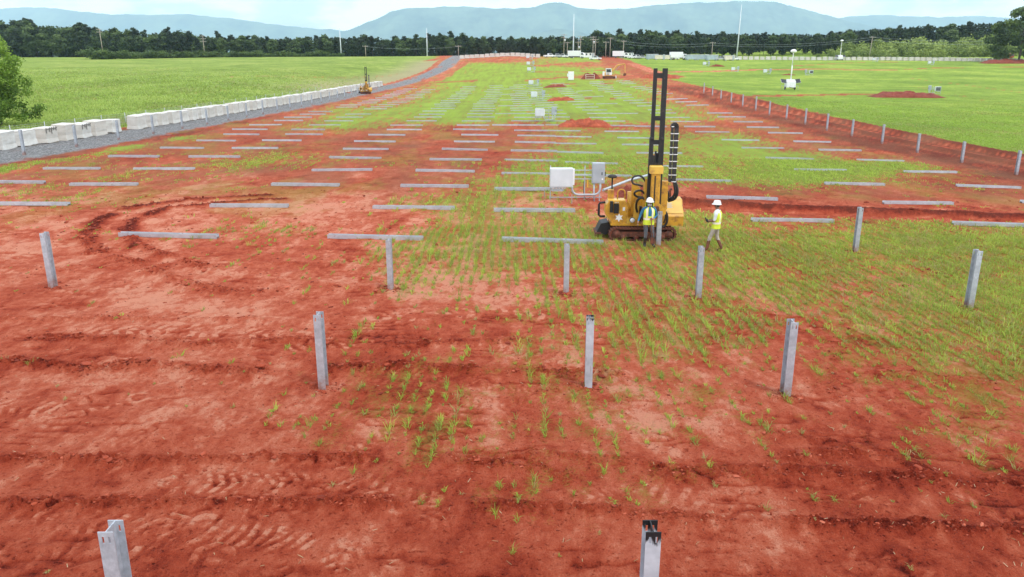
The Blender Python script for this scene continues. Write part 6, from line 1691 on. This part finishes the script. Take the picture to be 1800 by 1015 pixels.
for i in range(80):
    a = r_.uniform(0, 6.28); q = r_.random(); z = H * (0.10 + 0.84 * q); sp = H * 0.54 * math.sqrt(max(0.04, 1 - (1.6 * q - 0.62) ** 2)); d = sp * r_.uniform(0.35, 1.0)
    bl.append((d * math.cos(a), d * math.sin(a), z, H * r_.uniform(0.07, 0.13), H * r_.uniform(0.045, 0.075), r_.uniform(0.3, 0.95)))
t_ = thing('broadleaf_tree', 'large spreading tree at the right edge above the spoil heap', 'tree', (X, D, g))
obj('crown', leaves('crown', bl, 17000, 0.45, M['big_leaf'], 13), t_); obj('trunk', trunk(H * 0.7, 0.5, 12, 6, 0.03), t_)

# ------------------------------------------------------------------ mountains and the haze before them
def mountain_mat():
    m, t, b, o = new_mat('wooded_mountain')
    n1 = noise(t, 0.0013, 6, 0.6); n2 = noise(t, 0.006, 6, 0.65)
    c = ramp(t, [(0.40, (0.008, 0.020, 0.010)), (0.60, (0.15, 0.19, 0.10))], math_(t, 'ADD', math_(t, 'MULTIPLY', n1, 0.6), math_(t, 'MULTIPLY', n2, 0.4))).outputs[0]
    t.links.new(c, b.inputs['Base Color']); b.inputs['Roughness'].default_value = 1.0; b.inputs['Specular IOR Level'].default_value = 0.0
    return m
M['mountain'] = mountain_mat()
def mountain(D, pts, label, seed, depth=0.2):
    px = np.array([p[0] for p in pts], float); py = np.array([p[1] for p in pts], float)
    nx, ny = 260, 46
    u = np.linspace(px[0], px[-1], nx); ytop = np.interp(u, px, py) + 2.4 * fbm(u / 22.0, u * 0 + seed, 4, 120 + seed)
    Xr = (u - CX) / F * D * 0.96; Zr = np.array([z_at(D, y) for y in ytop])
    v = np.linspace(-1, 1, ny); Xg = np.repeat(Xr[None], ny, 0); run = depth * D * 0.5
    Yg = D + v[:, None] * run + 0 * Xg
    env = np.clip(1 - np.abs(v), 0, 1)[:, None] ** 1.15
    spur = 1 + (1 - env) * 0.9 * (0.5 - np.abs(fbm(Xg / (0.05 * D), Yg / (0.12 * D) + seed, 4, 130 + seed)) * 1.6)
    Zg = np.maximum(Zr[None], 2) * env * np.clip(spur, 0.2, 1.6); Zg = np.where(np.abs(v)[:, None] < 0.02, Zr[None], np.minimum(Zg, np.maximum(Zr[None], 2) * (0.25 + 0.75 * env + 0.02)))
    ix = np.arange(nx * ny).reshape(ny, nx); q = np.stack([ix[:-1, :-1], ix[:-1, 1:], ix[1:, 1:], ix[1:, :-1]], -1).reshape(-1, 4)
    me = np_mesh('mountain', np.stack([Xg, Yg, Zg - 6], -1).reshape(-1, 3), q, None, M['mountain'], None, True)
    return tag(obj('mountain', me), label, None, None, 'structure')
mountain(19000, [(-400, 30), (-150, 22), (0, 15), (60, 11), (105, 12), (150, 19), (210, 24), (300, 25), (330, 23), (420, 32), (500, 44), (560, 49), (640, 56), (760, 70), (900, 92)], 'pale blue mountain range at the left', 1)
mountain(18000, [(470, 90), (520, 68), (560, 58), (600, 53), (640, 60), (700, 80)], 'small blue hill left of the main mountain', 2)
mountain(16500, [(520, 92), (575, 66), (620, 50), (660, 34), (690, 19), (715, 13), (760, 12), (800, 9), (850, 12), (900, 14), (940, 10), (960, 4), (985, 2), (1010, 11), (1050, 15), (1100, 13), (1150, 7), (1210, 3), (1300, 0), (1350, 1), (1390, 11), (1440, 24), (1480, 35), (1530, 47), (1600, 62), (1700, 80), (1800, 92)], 'broad blue mountain behind the site with its top in cloud', 3)
mountain(19500, [(1300, 70), (1400, 42), (1480, 28), (1540, 25), (1600, 27), (1640, 29), (1700, 27), (1760, 30), (1850, 31), (2000, 36), (2300, 60)], 'pale blue ridge at the right', 4)
mountain(13500, [(880, 92), (920, 66), (960, 53), (985, 50), (1010, 53), (1050, 66), (1100, 90)], 'low wooded hill at the foot of the main mountain', 5)
HAZE = 7.0e-5
hz = MB().box(-17500, 17500, -600, 21600, -14, 1450).mesh('haze', None)
m = bpy.data.materials.new('haze'); m.use_nodes = True; t = m.node_tree; t.nodes.clear()
o = N(t, 'ShaderNodeOutputMaterial'); pv = N(t, 'ShaderNodeVolumePrincipled', Density=HAZE, Anisotropy=0.0); pv.inputs['Color'].default_value = (0.62, 0.88, 1.0, 1)
t.links.new(pv.outputs[0], o.inputs['Volume']); hz.materials.append(m)
tag(obj('haze', hz), 'pale haze over the site and towards the mountains', None, None, 'stuff')
